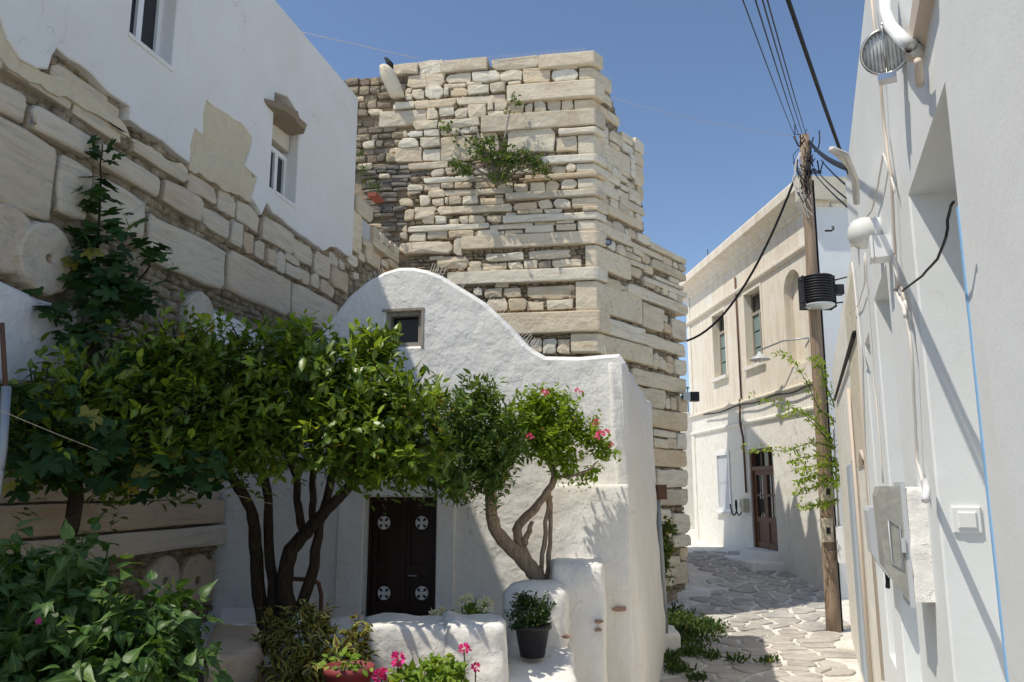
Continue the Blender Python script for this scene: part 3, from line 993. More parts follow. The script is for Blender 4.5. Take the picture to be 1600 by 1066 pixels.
for (a, b_) in zip(pl, pl[1:]):
    fine.append(a)
    L = math.hypot(b_[0] - a[0], b_[1] - a[1])
    for k in range(1, max(1, int(L / .12))):
        t = k / max(1, int(L / .12))
        fine.append((a[0] + (b_[0] - a[0]) * t + random.uniform(-.018, .018), a[1] + (b_[1] - a[1]) * t + random.uniform(-.018, .018)))
fine.append(pl[-1])
z_near = fine[0][1]
outer = [(UN, z_near + .3)] + fine + [(UE, fine[-1][1] + .05), (UE, ZR), (UN, ZR)]
w1u0 = lw(198, 50)[0]; w1u1 = lw(268, 60)[0]; w1z0 = lw(232, 80)[1]
w2u0 = lw(421, 230)[0]; w2u1 = lw(463, 230)[0]; w2z0 = lw(440, 308)[1]; w2z1 = lw(440, 158)[1]
hole1 = [(w1u0, w1z0), (w1u1, w1z0), (w1u1, w1z0 + 1.55), (w1u0, w1z0 + 1.55)]
hole2 = [(w2u0, w2z0), (w2u1, w2z0), (w2u1, w2z1), ((w2u0 + w2u1) / 2, w2z1 + .12), (w2u0, w2z1)]
b = MB(); b.poly_slab(LW, outer, -.22, .035, [hole1, hole2], bev=.012)
b.build('plaster_wall', MAT['house_plaster'], house)
# body of the house behind its front, and its end walls
b = MB()
b.box(LW, UN, UE - .02, 3.0, ZR - .02, -6.0, -.6)
b.box(LW, UE - .3, UE - .004, 4.2, ZR - .01, -.62, -.221)
b.box(LW, UN, UN + .3, 0, ZR - .01, -.62, -.221)
b.box(LW, UN - 5.0, UN - .01, 0, 7.7, -6.0, -.05)  # unseen lower block, added and sized to shade the shrub
b.box(LW, UN, UE - .3, ZR - .35, ZR - .012, -.62, -.221)
b.build('body', MAT['house_plaster'], house)
def left_window(u0, u1, z0, z1, curtain):
    r = MB()
    r.box(LW, u0, u0 + .06, z0, z1, -.20, -.14); r.box(LW, u1 - .06, u1, z0, z1, -.20, -.14)
    r.box(LW, u0 + .06, u1 - .06, z0, z0 + .07, -.20, -.14); r.box(LW, u0 + .06, u1 - .06, z1 - .07, z1, -.20, -.14)
    um = (u0 + u1) / 2
    r.box(LW, um - .04, um + .04, z0 + .07, z1 - .07, -.20, -.139)
    w = r.build('window', MAT['white_paint'], house)
    for a, c in ((u0 + .06, um - .04), (um + .04, u1 - .06)):
        g = MB(); g.box(LW, a, c, z0 + .07, z1 - .07, -.185, -.175); g.build('pane', MAT['glass_dark'], w)
    if curtain:
        c = MB()
        pts = [(u0 + .1 + (um - u0 - .1) * 1.6 * k / 24, -.225 + .015 * math.sin(k * 1.9)) for k in range(25)]
        vs = [LW.p(u, z, n) for u, n in pts for z in (z0 + .05, z1 - .05)]
        c.add(vs, [(2 * k, 2 * k + 2, 2 * k + 3, 2 * k + 1) for k in range(24)], True)
        c.build('curtain', MAT['curtain_blue'], w)
    s = MB(); s.box(LW, u0 - .02, u1 + .02, z0 - .05, z0 - .002, -.21, .05); s.build('sill', MAT['house_plaster'], w)
left_window(w1u0, w1u1, w1z0, w1z0 + 1.55, True)
left_window(w2u0 + .16, w2u1, w2z0, w2z1 - .62, False)
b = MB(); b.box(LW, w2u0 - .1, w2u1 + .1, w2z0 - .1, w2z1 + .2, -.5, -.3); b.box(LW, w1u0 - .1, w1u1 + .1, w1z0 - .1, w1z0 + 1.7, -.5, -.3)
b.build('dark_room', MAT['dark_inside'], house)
b = MB(); b.box(LW, w2u0 + .03, w2u1 - .03, w2z1 - .55, w2z1 - .02, -.21, -.10); b.build('blocked_arch', MAT['beige_plaster'], house)
# broken stone hood over the small window
b = MB()
hz = lw(437, 182)[1]; ha = lw(406, 172)[0]; hb = lw(466, 195)[0]
prof = [(0, .02, .02), (.12, .10, .045), (.3, .24, .05), (.5, .27, .065), (.62, .21, .055), (.85, .22, .05), (1, .10, .025)]
vs = []
for t, dp, th in prof:
    u = ha + (hb - ha) * t
    vs += [LW.p(u, hz + th, -.12), LW.p(u, hz + th * .7, dp), LW.p(u, hz - th, dp * .9), LW.p(u, hz - th * 1.6, -.12)]
fs = [(k * 4 + i, k * 4 + (i + 1) % 4, k * 4 + 4 + (i + 1) % 4, k * 4 + 4 + i) for k in range(6) for i in range(4)] + [(0, 1, 2, 3), (27, 26, 25, 24)]
b.add(vs, fs)
b.build('stone_hood', MAT['fieldstone'], house)
# exposed marble blocks below
covL = []
RB = dict(rnd=.10, bev=.06, proud=.03)
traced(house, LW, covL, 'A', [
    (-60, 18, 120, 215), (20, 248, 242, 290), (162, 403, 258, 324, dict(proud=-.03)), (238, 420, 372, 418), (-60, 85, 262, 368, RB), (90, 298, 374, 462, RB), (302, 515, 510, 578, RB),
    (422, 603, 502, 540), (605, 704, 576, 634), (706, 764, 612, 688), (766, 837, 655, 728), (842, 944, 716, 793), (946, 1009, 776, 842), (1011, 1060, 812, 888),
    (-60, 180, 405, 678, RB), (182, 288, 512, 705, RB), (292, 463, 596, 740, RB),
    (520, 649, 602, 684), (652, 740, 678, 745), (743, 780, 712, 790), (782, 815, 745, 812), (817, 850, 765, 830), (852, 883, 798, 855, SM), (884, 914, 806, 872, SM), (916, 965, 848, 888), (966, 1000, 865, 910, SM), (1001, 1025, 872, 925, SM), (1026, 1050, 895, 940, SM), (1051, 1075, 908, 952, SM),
    (466, 720, 738, 885, RB), (724, 930, 845, 975, RB), (933, 1078, 936, 1045, RB), (1058, 1110, 862, 928, SM), (1060, 1090, 812, 850), (1091, 1110, 832, 864), (916, 962, 820, 845), (612, 660, 440, 520, dict(m='aged_mortar', proud=-.04))], m='shaded_stained_marble', gap=.004)
def ragged(P, st=.09, amp=.03):
    out = []
    for i in range(len(P)):
        a, c = P[i], P[(i + 1) % len(P)]
        k = max(1, int(math.hypot(c[0] - a[0], c[1] - a[1]) / st))
        for j in range(k):
            t = j / k
            out.append((a[0] + (c[0] - a[0]) * t + random.uniform(-amp, amp), a[1] + (c[1] - a[1]) * t + random.uniform(-amp, amp)))
    return out
# worn lime patches left on the wall below the plaster
b = MB()
P = [lw(*A(x, y)) for x, y in [(605, 540), (612, 405), (640, 425), (650, 315), (775, 390), (806, 440), (795, 500), (782, 545), (820, 570), (805, 650), (740, 620), (690, 590)]]
P = ragged(P); b.poly_slab(LW, P, -.2, .012); b.build('lime_patch', MAT['aged_mortar'], house)
b = MB()
P = [lw(*A(x, y)) for x, y in [(-40, 30), (20, 120), (60, 190), (160, 235), (270, 300), (405, 400), (420, 440), (600, 540), (605, 575), (520, 520), (400, 430), (240, 330), (60, 240), (-40, 160)]]
P = ragged(P); b.poly_slab(LW, P, -.2, .004); b.build('lime_patch', MAT['aged_mortar'], house)
# column drums and millstone discs set into the wall
def drum(px, py, r, n1, hole, F=LW, parent=house, name='column_drum', m='shaded_stained_marble', squash=1.0):
    u, z = F.hit(px, py)
    b = MB()
    c = F.p(u, z, -.25); ax = Vector((F.n.x, F.n.y, 0))
    d3 = Vector((F.d.x, F.d.y, 0))
    n = 28
    prof = [(r, 0), (r, .25 + n1 - .05), (r * .97, .25 + n1 - .015), (r * .90, .25 + n1), (hole, .25 + n1 - .004 if hole else .25 + n1), (hole * .98, .25 + n1 - .09)]
    vs = []; fs = []
    wob = [random.uniform(.97, 1.03) for _ in range(n)]
    for (rr, h) in prof:
        for k in range(n):
            w = 2 * math.pi * k / n
            s = wob[k] if rr > hole * 1.5 else 1
            vs.append(c + ax * h + (d3 * math.cos(w) * squash + Vector((0, 0, 1)) * math.sin(w)) * max(rr, .001) * s)
    for i in range(len(prof) - 1):
        for k in range(n):
            k2 = (k + 1) % n
            fs.append((i * n + k, i * n + k2, (i + 1) * n + k2, (i + 1) * n + k))
    fs.append(tuple((len(prof) - 1) * n + k for k in range(n)))
    b.add(vs, fs, False)
    me_o = b.build(name, MAT[m], parent, org=F.p(u, z, 0))
    covL.append((u - r, u + r, z - r, z + r))
def zr(px, y0, y1): return abs(lw(px, y0)[1] - lw(px, y1)[1]) / 2
drum(8, 373, zr(8, 318, 430), .05, 0)
drum(62, 405, zr(62, 347, 463), .10, .04)
drum(308, 492, zr(308, 457, 530), .06, 0)
drum(345, 520, .26, -.02, 0)
drum(259, 909, zr(259, 870, 952), .0, .045, name='millstone')
drum(307, 907, zr(307, 866, 950), .02, .05, name='millstone')
drum(340, 905, zr(340, 870, 945) * .9, -.05, 0, name='millstone')
# long marble beams of the lower wall
def beam(x0, x1, yt0, yt1, yb0, yb1, proud):
    a0, za0 = lw(x0, yt0); a1, za1 = lw(x1, yt1); zb0 = lw(x0, yb0)[1]; zb1 = lw(x1, yb1)[1]
    z1 = (za0 + za1) / 2; z0 = (zb0 + zb1) / 2
    covL.append((a0, a1, z0, z1))
    lay(house, LW, a0, a1, z0, z1, 'shaded_stained_marble', name='marble_beam', proud=proud, bev=.03, irr=.01, rnd=.03, gap=.003)
beam(-60, 346, 700, 733, 783, 783, .02)
beam(-60, 346, 785, 784, 842, 823, .05)
beam(-60, 346, 844, 824, 890, 856, .08)
beam(-60, 90, 610, 620, 690, 698, .0); beam(92, 346, 622, 660, 698, 732, .03)
# white washed block under the drums
b = MB(); P = [lw(x, y) for x, y in [(-60, 420), (50, 470), (105, 485), (110, 600), (-60, 600)]]
b.poly_slab(LW, P, -.2, .12, bev=.04); b.build('whitewashed_block', MAT['white_plaster'], house)
b = MB(); P = [lw(x, y) for x, y in [(318, 478), (372, 500), (440, 545), (440, 600), (318, 600)]]
b.poly_slab(LW, P, -.2, .02, bev=.03); b.build('whitewashed_block', MAT['white_plaster'], house)
# the same blockwork carries on just beyond the picture's left edge
z = 1.0; ue = lw(-62, 500)[0]
while z < z_near + .1:
    h = random.uniform(.32, .6); u = UN + .02
    while u < ue - .05:
        w = min(random.uniform(.5, 1.1), ue - u)
        if ue - u - w < .2: w = ue - u
        if w > .1: lay(house, LW, u, u + w, z, z + h, 'shaded_stained_marble', proud=random.uniform(-.03, .04), bev=.05, rnd=.08)
        u += w
    z += h
# core and infill of the marble wall
UF = lw(628, 420)[0]
b = MB()
b.poly_slab(LW, [(UN, 0), (UF, 0), (UF, 6.2), (UE + .02, 6.9), (UE + .02, 6.9), (UE - .3, 6.9), (UE - .31, ZR - .5), (UN, ZR - .5)], -.6, -.221)
b.poly_slab(LW, [(UN, 0), (UF, 0), (UF, 6.0), (UE, 6.5), (UE - .2, 6.4), (lw(420, 400)[0], lw(420, 380)[1]), (lw(300, 330)[0], lw(300, 270)[1]), (lw(60, 130)[0], lw(60, 90)[1]), (UN, z_near)], -.22, -.10)
b.build('core', MAT['rubble'], house)
_in = inside
def inside(F, u, z):
    if F is LW:
        if u > UE: return z < 6.2
        x = 0
        for (a, za), (c, zc) in zip(fine, fine[1:]):
            if c > a and a <= u <= c: return z < za + .1
        return z < z_near
    return _in(F, u, z)
infill(LW, covL, (lw(-20, 600)[0], UF, 1.0, 7.0), 'rubble_fill', house, 'rubble', rows=.10, seed=9, n0=-.1)
# wall beyond the house, running up to the tower
traced(house, LW, covL, 3, [
    (50, 160, 535, 912), (96, 262, 440, 590), (262, 322, 680, 800), (324, 357, 730, 840), (360, 405, 770, 872), (408, 455, 808, 905), (456, 500, 850, 960),
    (262, 500, 862, 940), (190, 330, 900, 1040), (335, 400, 985, 1050), (20, 120, 930, 1040), (405, 500, 1000, 1066), (165, 262, 815, 880), (125, 185, 920, 1000)], m='marble', proud=0.0)
gw = lw(574, 360)
b = MB(); b.bbox(LW, lw(568, 360)[0], lw(581, 362)[0], lw(574, 374)[1], lw(574, 346)[1], -.15, -.03); b.build('small_window', MAT['box_grey'], house)
fieldstones(LW, covL, UE + .02, UF - .2, 5.2, 6.75, (.1, .17), (.14, .3), 'fieldstone', 31, house, ok=lambda u, z: z < 6.9 - (u - UE) * .35)
b = MB(); b.bbox(LW, lw(590, 310)[0], lw(602, 312)[0], lw(596, 311)[1], lw(596, 305)[1], -.2, -.02); b.build('roof_tile', MAT['tile_red'], house)

# ------------------------------------------------------------------ courtyard
TZ = .88
def slab_mesh(P, z0, z1):
    n = len(P)
    vs = [(x, y, z0) for x, y in P] + [(x, y, z1) for x, y in P]
    fs = [tuple(range(n))[::-1], tuple(range(n, 2 * n))] + [(i, (i + 1) % n, n + (i + 1) % n, n + i) for i in range(n)]
    return vs, fs
b = MB()
b.add(*slab_mesh([(-5.6, -3), (.6, -3), (.6, 4.0), (-.1, 5.5), (-.1, 6.9), (.3, 8.2), (.3, 8.9), (-3.4, 9.7), (-5.6, 9.7)], -.2, TZ))
court = b.build('courtyard_ground', MAT['soil']); tag(court, kind='structure')
b = MB()
b.add(*slab_mesh([(-3.6, 6.9), (-2.2, 7.3), (.0, 7.15), (.2, 8.3), (.25, 8.9), (-3.4, 9.62)], TZ - .1, TZ + .05))
ct = b.build('courtyard_paving', MAT['limewash_ground']); tag(ct, kind='structure')

# ------------------------------------------------------------------ whitewashed lumps of masonry
def lumpy(plan, z0, z1, r=.06, amp=.02, res=9, tops=None, fr=2.5, seed=0):
    """plan: 4 points (ccw from front left), rounded uneven block in world space"""
    g = [-1, -.965, -.9] + list(np.linspace(-.75, .75, res)) + [.9, .965, 1]
    P = [Vector((p[0], p[1], 0)) for p in plan]
    tops = tops or [z1] * 4
    lx = ((P[1] - P[0]).length + (P[2] - P[3]).length) / 4
    ly = ((P[3] - P[0]).length + (P[2] - P[1]).length) / 4
    lz = (sum(tops) / 4 - z0) / 2
    vs = []; fs = []; idx = {}
    def vert(a, b_, c):
        key = (round(a, 4), round(b_, 4), round(c, 4))
        if key in idx: return idx[key]
        p = Vector((a * lx, b_ * ly, c * lz)); h = Vector((lx, ly, lz))
        rr = min(r, lx * .9, ly * .9, lz * .9)
        q = Vector((max(-h.x + rr, min(h.x - rr, p.x)), max(-h.y + rr, min(h.y - rr, p.y)), max(-h.z, min(h.z - rr, p.z))))
        d = p - q
        if d.length > 1e-6: p = q + d.normalized() * min(d.length, rr)
        a2, b2, c2 = p.x / lx, p.y / ly, p.z / lz
        s, t, w = (a2 + 1) / 2, (b2 + 1) / 2, (c2 + 1) / 2
        base = P[0].lerp(P[1], s).lerp(P[3].lerp(P[2], s), t)
        top = (tops[0] * (1 - s) + tops[1] * s) * (1 - t) + (tops[3] * (1 - s) + tops[2] * s) * t
        o = Vector((base.x, base.y, z0 + (top - z0) * w))
        nv = noise.noise_vector(o * fr + Vector((seed, seed, 0))) * amp + noise.noise_vector(o * fr * 3.1) * amp * .4
        o += nv
        idx[key] = len(vs); vs.append(o); return idx[key]
    m = len(g)
    for i in range(m - 1):
        for j in range(m - 1):
            a, a1, c, c1 = g[i], g[i + 1], g[j], g[j + 1]
            fs.append((vert(a, c, 1), vert(a1, c, 1), vert(a1, c1, 1), vert(a, c1, 1)))
            fs.append((vert(a, -1, c), vert(a1, -1, c), vert(a1, -1, c1), vert(a, -1, c1)))
            fs.append((vert(a1, 1, c), vert(a, 1, c), vert(a, 1, c1), vert(a1, 1, c1)))
            fs.append((vert(-1, a1, c), vert(-1, a, c), vert(-1, a, c1), vert(-1, a1, c1)))
            fs.append((vert(1, a, c), vert(1, a1, c), vert(1, a1, c1), vert(1, a, c1)))
    return vs, fs

def lump(name, plan, z0, z1, parent=None, m='white_plaster', **kw):
    b = MB(); vs, fs = lumpy(plan, z0, z1, **kw); b.add(vs, fs, True)
    return b.build(name, MAT[m], parent)

# ------------------------------------------------------------------ chapel
def cf(x, y, off=0.0): return CF.hit(x, y, off)
chapel = empty('chapel', CF.p(2.2, TZ), 'small whitewashed chapel with curved gable and brown door below the tower', 'chapel')
gable_px = [(350, 575), (440, 572), (470, 552), (498, 519), (520, 494), (545, 462), (572, 439), (600, 424), (622, 418), (645, 417), (668, 421), (690, 431), (712, 444), (735, 457), (758, 473), (778, 490), (797, 510), (815, 531), (833, 547), (852, 556), (875, 557), (905, 556), (940, 555), (968, 553), (977, 559), (980, 575)]
G = [cf(x, y) for x, y in gable_px]
uR = cf(981, 700)[0]
G = [(u, z + random.uniform(-.008, .008)) for u, z in G if u < uR - .01]
GT = list(G)
outer = [(G[0][0] - .2, -.2), (uR + .05, -.2), (uR + .01, 1.6), (uR, G[-1][1] - .1)] + G[::-1] + [(G[0][0] - .2, G[0][1])]
wz0 = cf(630, 541)[1]; wz1 = cf(630, 486)[1]; wu0 = cf(601, 515)[0]; wu1 = cf(658, 515)[0]
dz0 = TZ + .05; dz1 = cf(625, 777)[1]; du0 = cf(569, 870)[0]; du1 = cf(682, 870)[0]
b = MB()
b.poly_slab(CF, outer, -.45, 0, [[(wu0, wz0), (wu1, wz0), (wu1, wz1), (wu0, wz1)], [(du0, dz0), (du1, dz0), (du1, dz1), (du0, dz1)]], bev=.045, back=True)
b.build('facade', MAT['white_plaster'], chapel)
# vaulted body running back from the gable
b = MB()
prof = [(u, z - .10) for u, z in GT]
rows = []
for n in (-.44, -2.0, -4.4):
    rows.append([CF.p(u + .0, z, n) for u, z in [(uR - .03, -.2)] + [(uR - .04, prof[-1][1])] + prof[::-1]])
vs = [p for r in rows for p in r]; n = len(rows[0])
fs = [(k * n + i, (k + 1) * n + i, (k + 1) * n + i + 1, k * n + i + 1) for k in range(2) for i in range(n - 1)]
b.add(vs, fs, False)
b.build('vault', MAT['white_plaster'], chapel)
# battered flank wall towards the lane
fr = CF.p(uR - .05, 0, .02); bk = CF.p(uR - .10, 0, -4.5)
fr2 = CF.p(uR + .03, 0, .0); bk2 = CF.p(uR + .10, 0, -4.5)
vs, fs = lumpy([(fr.x, fr.y), (fr2.x + .10, fr2.y + .03), (bk2.x + .12, bk2.y), (bk.x, bk.y)], -.2, G[-1][1] - .05, r=.09, amp=.035, res=16, fr=1.6)
vs = [Vector((v.x - .12 * max(0, v.z) / 3.0, v.y, v.z)) for v in vs]
b = MB(); b.add(vs, fs, True); b.build('flank_wall', MAT['white_plaster'], chapel)
# thicker lower part of the front at its right end, with a sloping top
bu0 = cf(857, 800)[0]; bz = cf(920, 757)[1]
q = [CF.p(bu0, 0, .10), CF.p(uR + .015, 0, .10), CF.p(uR + .01, 0, -.1), CF.p(bu0, 0, -.1)]
lump('buttress', [(p.x, p.y) for p in q], -.2, bz, chapel, r=.035, amp=.022, res=14, fr=3)
# door surround
sz1 = dz1 + .05
b = MB(); su0 = cf(527, 870)[0]; su1 = cf(712, 870)[0]
b.poly_slab(CF, [(su0, TZ), (su1, TZ), (su1, sz1 + .25), (su0, sz1 + .25)], -.02, .045, [[(du0 - .001, TZ + .03), (du1 + .001, TZ + .03), (du1 + .001, dz1 + .002), (du0 - .001, dz1 + .002)]], bev=.02)
b.build('door_surround', MAT['white_plaster'], chapel)
# door
def chapel_door():
    um = (du0 + du1) / 2
    fr = MB()
    fr.box(CF, du0 + .002, du0 + .04, dz0, dz1, -.22, -.10); fr.box(CF, du1 - .04, du1 - .002, dz0, dz1, -.22, -.10); fr.box(CF, du0 + .04, du1 - .04, dz1 - .04, dz1, -.22, -.10)
    door = fr.build('door', MAT['door_brown'], chapel)
    zm = dz0 + (dz1 - dz0) * .42
    for a, c in ((du0 + .042, um - .004), (um + .004, du1 - .042)):
        l = MB(); l.box(CF, a, c, dz0 + .01, dz1 - .042, -.20, -.15)
        w = c - a
        # stiles and rails proud of the sunk panels
        for x0, x1, y0, y1 in ((a, a + w * .17, dz0 + .01, dz1 - .042), (c - w * .17, c, dz0 + .01, dz1 - .042), (a + w * .17, c - w * .17, dz0 + .01, dz0 + .12), (a + w * .17, c - w * .17, zm - .06, zm + .06), (a + w * .17, c - w * .17, dz1 - .14, dz1 - .042)):
            l.box(CF, x0, x1, y0, y1, -.149, -.128)
        leaf = l.build('door_leaf', MAT['door_brown'], door)
    bb = MB(); bb.box(CF, um - .025, um + .025, dz0 + .01, dz1 - .042, -.127, -.112); bb.build('centre_strip', MAT['door_brown'], door)
    for px in (600, 659):
        for py in (817, 927):
            u, z = cf(px, py, -.12)
            m = MB(); r = .074
            ax = Vector((CF.n.x, CF.n.y, 0)); d3 = Vector((CF.d.x, CF.d.y, 0))
            n = 24
            ring = lambda rr, off: [CF.p(u, z, off) + (d3 * math.cos(2 * math.pi * k / n) + Vector((0, 0, 1)) * math.sin(2 * math.pi * k / n)) * rr for k in range(n)]
            vs = ring(r, -.127) + ring(r, -.118) + ring(r * .93, -.114)
            m.add(vs, [tuple(range(2 * n, 3 * n))] + [(k * n + i, k * n + (i + 1) % n, k * n + n + (i + 1) % n, k * n + n + i) for k in (0, 1) for i in range(n)])
            md = m.build('medallion', MAT['medallion'], door)
            for k in range(4):
                w = R(45 + 90 * k)
                e = d3 * math.cos(w) + Vector((0, 0, 1)) * math.sin(w); f = Vector((0, 0, 1)) * math.cos(w) - d3 * math.sin(w)
                c0 = CF.p(u, z, -.1125)
                out = [(.016, 0), (.035, .009), (.052, .016), (.064, .012), (.067, 0), (.064, -.012), (.052, -.016), (.035, -.009)]
                pm = MB(); pv = [c0 + e * a + f * c for a, c in out]
                pm.add(pv + [p - ax * .004 for p in pv], [tuple(range(8))] + [(i, (i + 1) % 8, 8 + (i + 1) % 8, 8 + i) for i in range(8)])
                pm.build('petal_cutout', MAT['door_brown'], md)
    hu, hz_ = cf(640, 899, -.12)
    h = MB(); p = CF.p(hu, hz_, -.11); ax = Vector((CF.n.x, CF.n.y, 0)); d3 = Vector((CF.d.x, CF.d.y, 0))
    h.tube([p - ax * .02, p + ax * .03, p + ax * .035 + d3 * .03, p + ax * .035 + d3 * .10], .008, 6)
    h.build('handle', MAT['zinc'], door)
    t = MB(); t.box(CF, du0 - .05, du1 + .05, TZ + .035, dz0 + .004, -.25, .08); t.build('threshold', MAT['shaded_stained_marble'], chapel)
chapel_door()
# gable window
b = MB()
t = .05
for x0, x1, y0, y1 in ((wu0 + .004, wu0 + t, wz0 + .004, wz1 - .004), (wu1 - t, wu1 - .004, wz0 + .004, wz1 - .004), (wu0 + t, wu1 - t, wz0 + .004, wz0 + t), (wu0 + t, wu1 - t, wz1 - t, wz1 - .004)):
    b.box(CF, x0, x1, y0, y1, -.18, -.05)
gw_o = b.build('window', MAT['grey_wood'], chapel)
b = MB(); b.box(CF, wu0 + t, wu1 - t, wz0 + t, wz1 - t, -.17, -.155); b.build('pane', MAT['glass_dark'], gw_o)
b = MB()
for u, zz in ((wu0 - .03, 0),):
    b.box(CF, wu0 - .035, wu1 + .035, wz1, wz1 + .03, -.02, .012)
    b.box(CF, wu1, wu1 + .03, wz0 - .02, wz1, -.02, .010)
b.build('outer_frame', MAT['grey_wood'], gw_o)
# fine white rods standing on the gable
b = MB()
for i in range(len(GT) - 1):
    (a, za), (c, zc) = GT[i], GT[i + 1]
    L = math.hypot(c - a, zc - za); nx, nz = -(zc - za) / L, (c - a) / L
    if i in (3, 4, 18, 19, 20, 21) : continue
    for k in range(int(L / .028)):
        t = k / max(1, int(L / .028))
        if noise.noise(Vector((i + t, 3.3, 0)) * 1.3) < -.05: continue
        p = CF.p(a + (c - a) * t, za + (zc - za) * t - .02, -.15)
        e = CF.p(a + (c - a) * t + nx * .12 + random.uniform(-.02, .02), za + (zc - za) * t + nz * .12, -.16)
        b.tube([p, e], .0030, 3, False, False)
tag(b.build('bird_spikes', MAT['cable_white'], chapel), kind='stuff')

# ------------------------------------------------------------------ low walls in front of the chapel
p0, p1, p2, p3 = at(575, 990, 6.75), at(792, 985, 6.65), at(790, 970, 7.25), at(560, 970, 7.35)
pw = empty('planter_wall', ((p0.x + p1.x) / 2, (p0.y + p1.y) / 2, TZ), 'low lumpy whitewashed wall before the brown chapel door', 'low wall')
lump('stone_course', [(p0.x, p0.y), ((p0.x * .4 + p1.x * .6), (p0.y * .4 + p1.y * .6)), ((p3.x * .4 + p2.x * .6), (p3.y * .4 + p2.y * .6)), (p3.x, p3.y)], .3, at(620, 974, 6.8).z, pw, r=.07, amp=.03, res=12, fr=3.2)
mx = p0.lerp(p1, .56); mx2 = p3.lerp(p2, .56)
lump('stone_course', [(mx.x, mx.y - .05), (p1.x, p1.y - .03), (p2.x, p2.y + .02), (mx2.x, mx2.y + .02)], .3, at(740, 972, 6.75).z, pw, r=.08, amp=.035, res=12, fr=3.6, seed=4)
q0, q1, q2, q3 = at(455, 990, 7.35), at(585, 995, 7.0), at(585, 970, 7.5), at(455, 965, 7.9)
lump('stone_course', [(q0.x, q0.y), (q1.x, q1.y), (q2.x, q2.y), (q3.x, q3.y)], .3, at(500, 966, 7.5).z, pw, r=.07, amp=.03, seed=9)
# seat with the flower pot
led = empty('white_bench', at(840, 1030, 7.3) * 1.0, 'rounded whitewashed bench with upright back, holding the black pot', 'bench')
led.location.z = 0
a0, a1, a2, a3 = at(788, 1040, 6.75), at(906, 1060, 6.75), at(893, 1000, 7.75), at(790, 1000, 7.75)
LZ = at(830, 1022, 7.3).z
lump('seat', [(a0.x, a0.y), (a1.x, a1.y), (a2.x, a2.y), (a3.x, a3.y)], -.2, LZ, led, r=.06, amp=.02, res=12, tops=[LZ - .10, LZ - .14, LZ + .02, LZ + .02])
b0, b1, b2, b3 = at(784, 960, 7.62), at(890, 960, 7.55), at(884, 930, 8.15), at(790, 930, 8.15)
lump('back', [(b0.x, b0.y), (b1.x, b1.y), (b2.x, b2.y), (b3.x, b3.y)], -.2, at(835, 914, 7.65).z, led, r=.13, amp=.03, res=12, seed=3)
c0, c1, c2, c3 = at(862, 960, 7.95), at(946, 960, 7.85), at(944, 960, 8.55), at(860, 960, 8.55)
pier = lump('white_pier', [(c0.x, c0.y), (c1.x, c1.y), (c2.x, c2.y), (c3.x, c3.y)], -.2, at(910, 879, 8.0).z, None, r=.06, amp=.035, res=13, seed=6, fr=2.8)
tag(pier, 'square whitewashed pier between the pot bench and chapel corner', 'pier')
# worn marble slab lying at the wall foot
d0, d1, d2, d3_ = at(318, 1040, 5.9), at(410, 1045, 6.2), at(405, 990, 7.2), at(330, 985, 7.2)
sl = lump('marble_seat', [(d0.x, d0.y), (d1.x, d1.y), (d2.x, d2.y), (d3_.x, d3_.y)], .4, at(365, 1015, 6.1).z, None, r=.09, amp=.035, seed=8, m='shaded_stained_marble')
tag(sl, 'worn pale marble slab seat beside the citrus trunks', 'slab')
e0, e1, e2, e3 = at(345, 975, 8.0), at(450, 985, 8.2), at(455, 960, 9.2), at(340, 955, 9.2)
sl = lump('whitewashed_step', [(e0.x, e0.y), (e1.x, e1.y), (e2.x, e2.y), (e3.x, e3.y)], .4, at(390, 972, 8.2).z, None, r=.05, amp=.02, seed=12)
tag(sl, 'low whitewashed step between marble seat and chapel', 'step')

# chips where the wash has fallen off and brick shows
def chip(parent, p, w, h, m='exposed_brick'):
    F_ = Frame((p.x, p.y), (CF.d.x, CF.d.y), (CF.n.x, CF.n.y)); b = MB()
    o = [(math.cos(a) * w / 2 * random.uniform(.7, 1.1), p.z + math.sin(a) * h / 2 * random.uniform(.7, 1.1)) for a in [2 * math.pi * k / 9 for k in range(9)]]
    b.poly_slab(F_, o, -.08, .0, bev=.006); return b.build('exposed_brick', MAT[m], parent)
mat('exposed_brick', (.34, .22, .16), .9)
chip(pier, at(935, 972, 7.81), .09, .035); chip(pier, at(934, 985, 7.81), .07, .03); chip(led, at(884, 996, 7.52), .08, .03)
chip(chapel, at(968, 952, 8.42), .16, .06)
# ------------------------------------------------------------------ two-storey house down the lane
def rh(x, y, off=0.0): return RH.hit(x, y, off)
sh = empty('street_house', RH.p(0, .2), 'two-storey ochre and white house with heavy cornice beyond the wooden pole', 'house')
uA = -.25                                          # near corner
uB = rh(1077, 560)[0]                              # far corner
zTop = rh(1180, 352)[1]
zS1 = rh(1190, 621)[1]; zS2 = rh(1190, 656)[1]     # string courses
def rrect(x0, x1, yt, yb, xm=None):
    u0 = rh(x1, (yt + yb) / 2)[0]; u1 = rh(x0, (yt + yb) / 2)[0]
    xm = xm or (x0 + x1) / 2
    return u0, u1, rh(xm, yb)[1], rh(xm, yt)[1]
win1 = rrect(1115, 1134, 488, 590); win2 = rrect(1165, 1191, 452, 570)
dr = rrect(1173, 1211, 700, 858); lwn = rrect(1122, 1141, 709, 797); nic = rrect(1228, 1256, 440, 590)
nic = (nic[0], nic[1], win2[2] - .4, rh(1242, 418)[1])
def H(r): return [(r[0], r[2]), (r[1], r[2]), (r[1], r[3]), (r[0], r[3])]
def arch(r, k=10):
    u0, u1, z0, z1 = r
    ra = (u1 - u0) / 2; c = (u0 + u1) / 2
    return [(u0, z0), (u1, z0)] + [(c + ra * math.cos(math.pi * i / k), z1 - ra + ra * math.sin(math.pi * i / k)) for i in range(k + 1)]
b = MB()
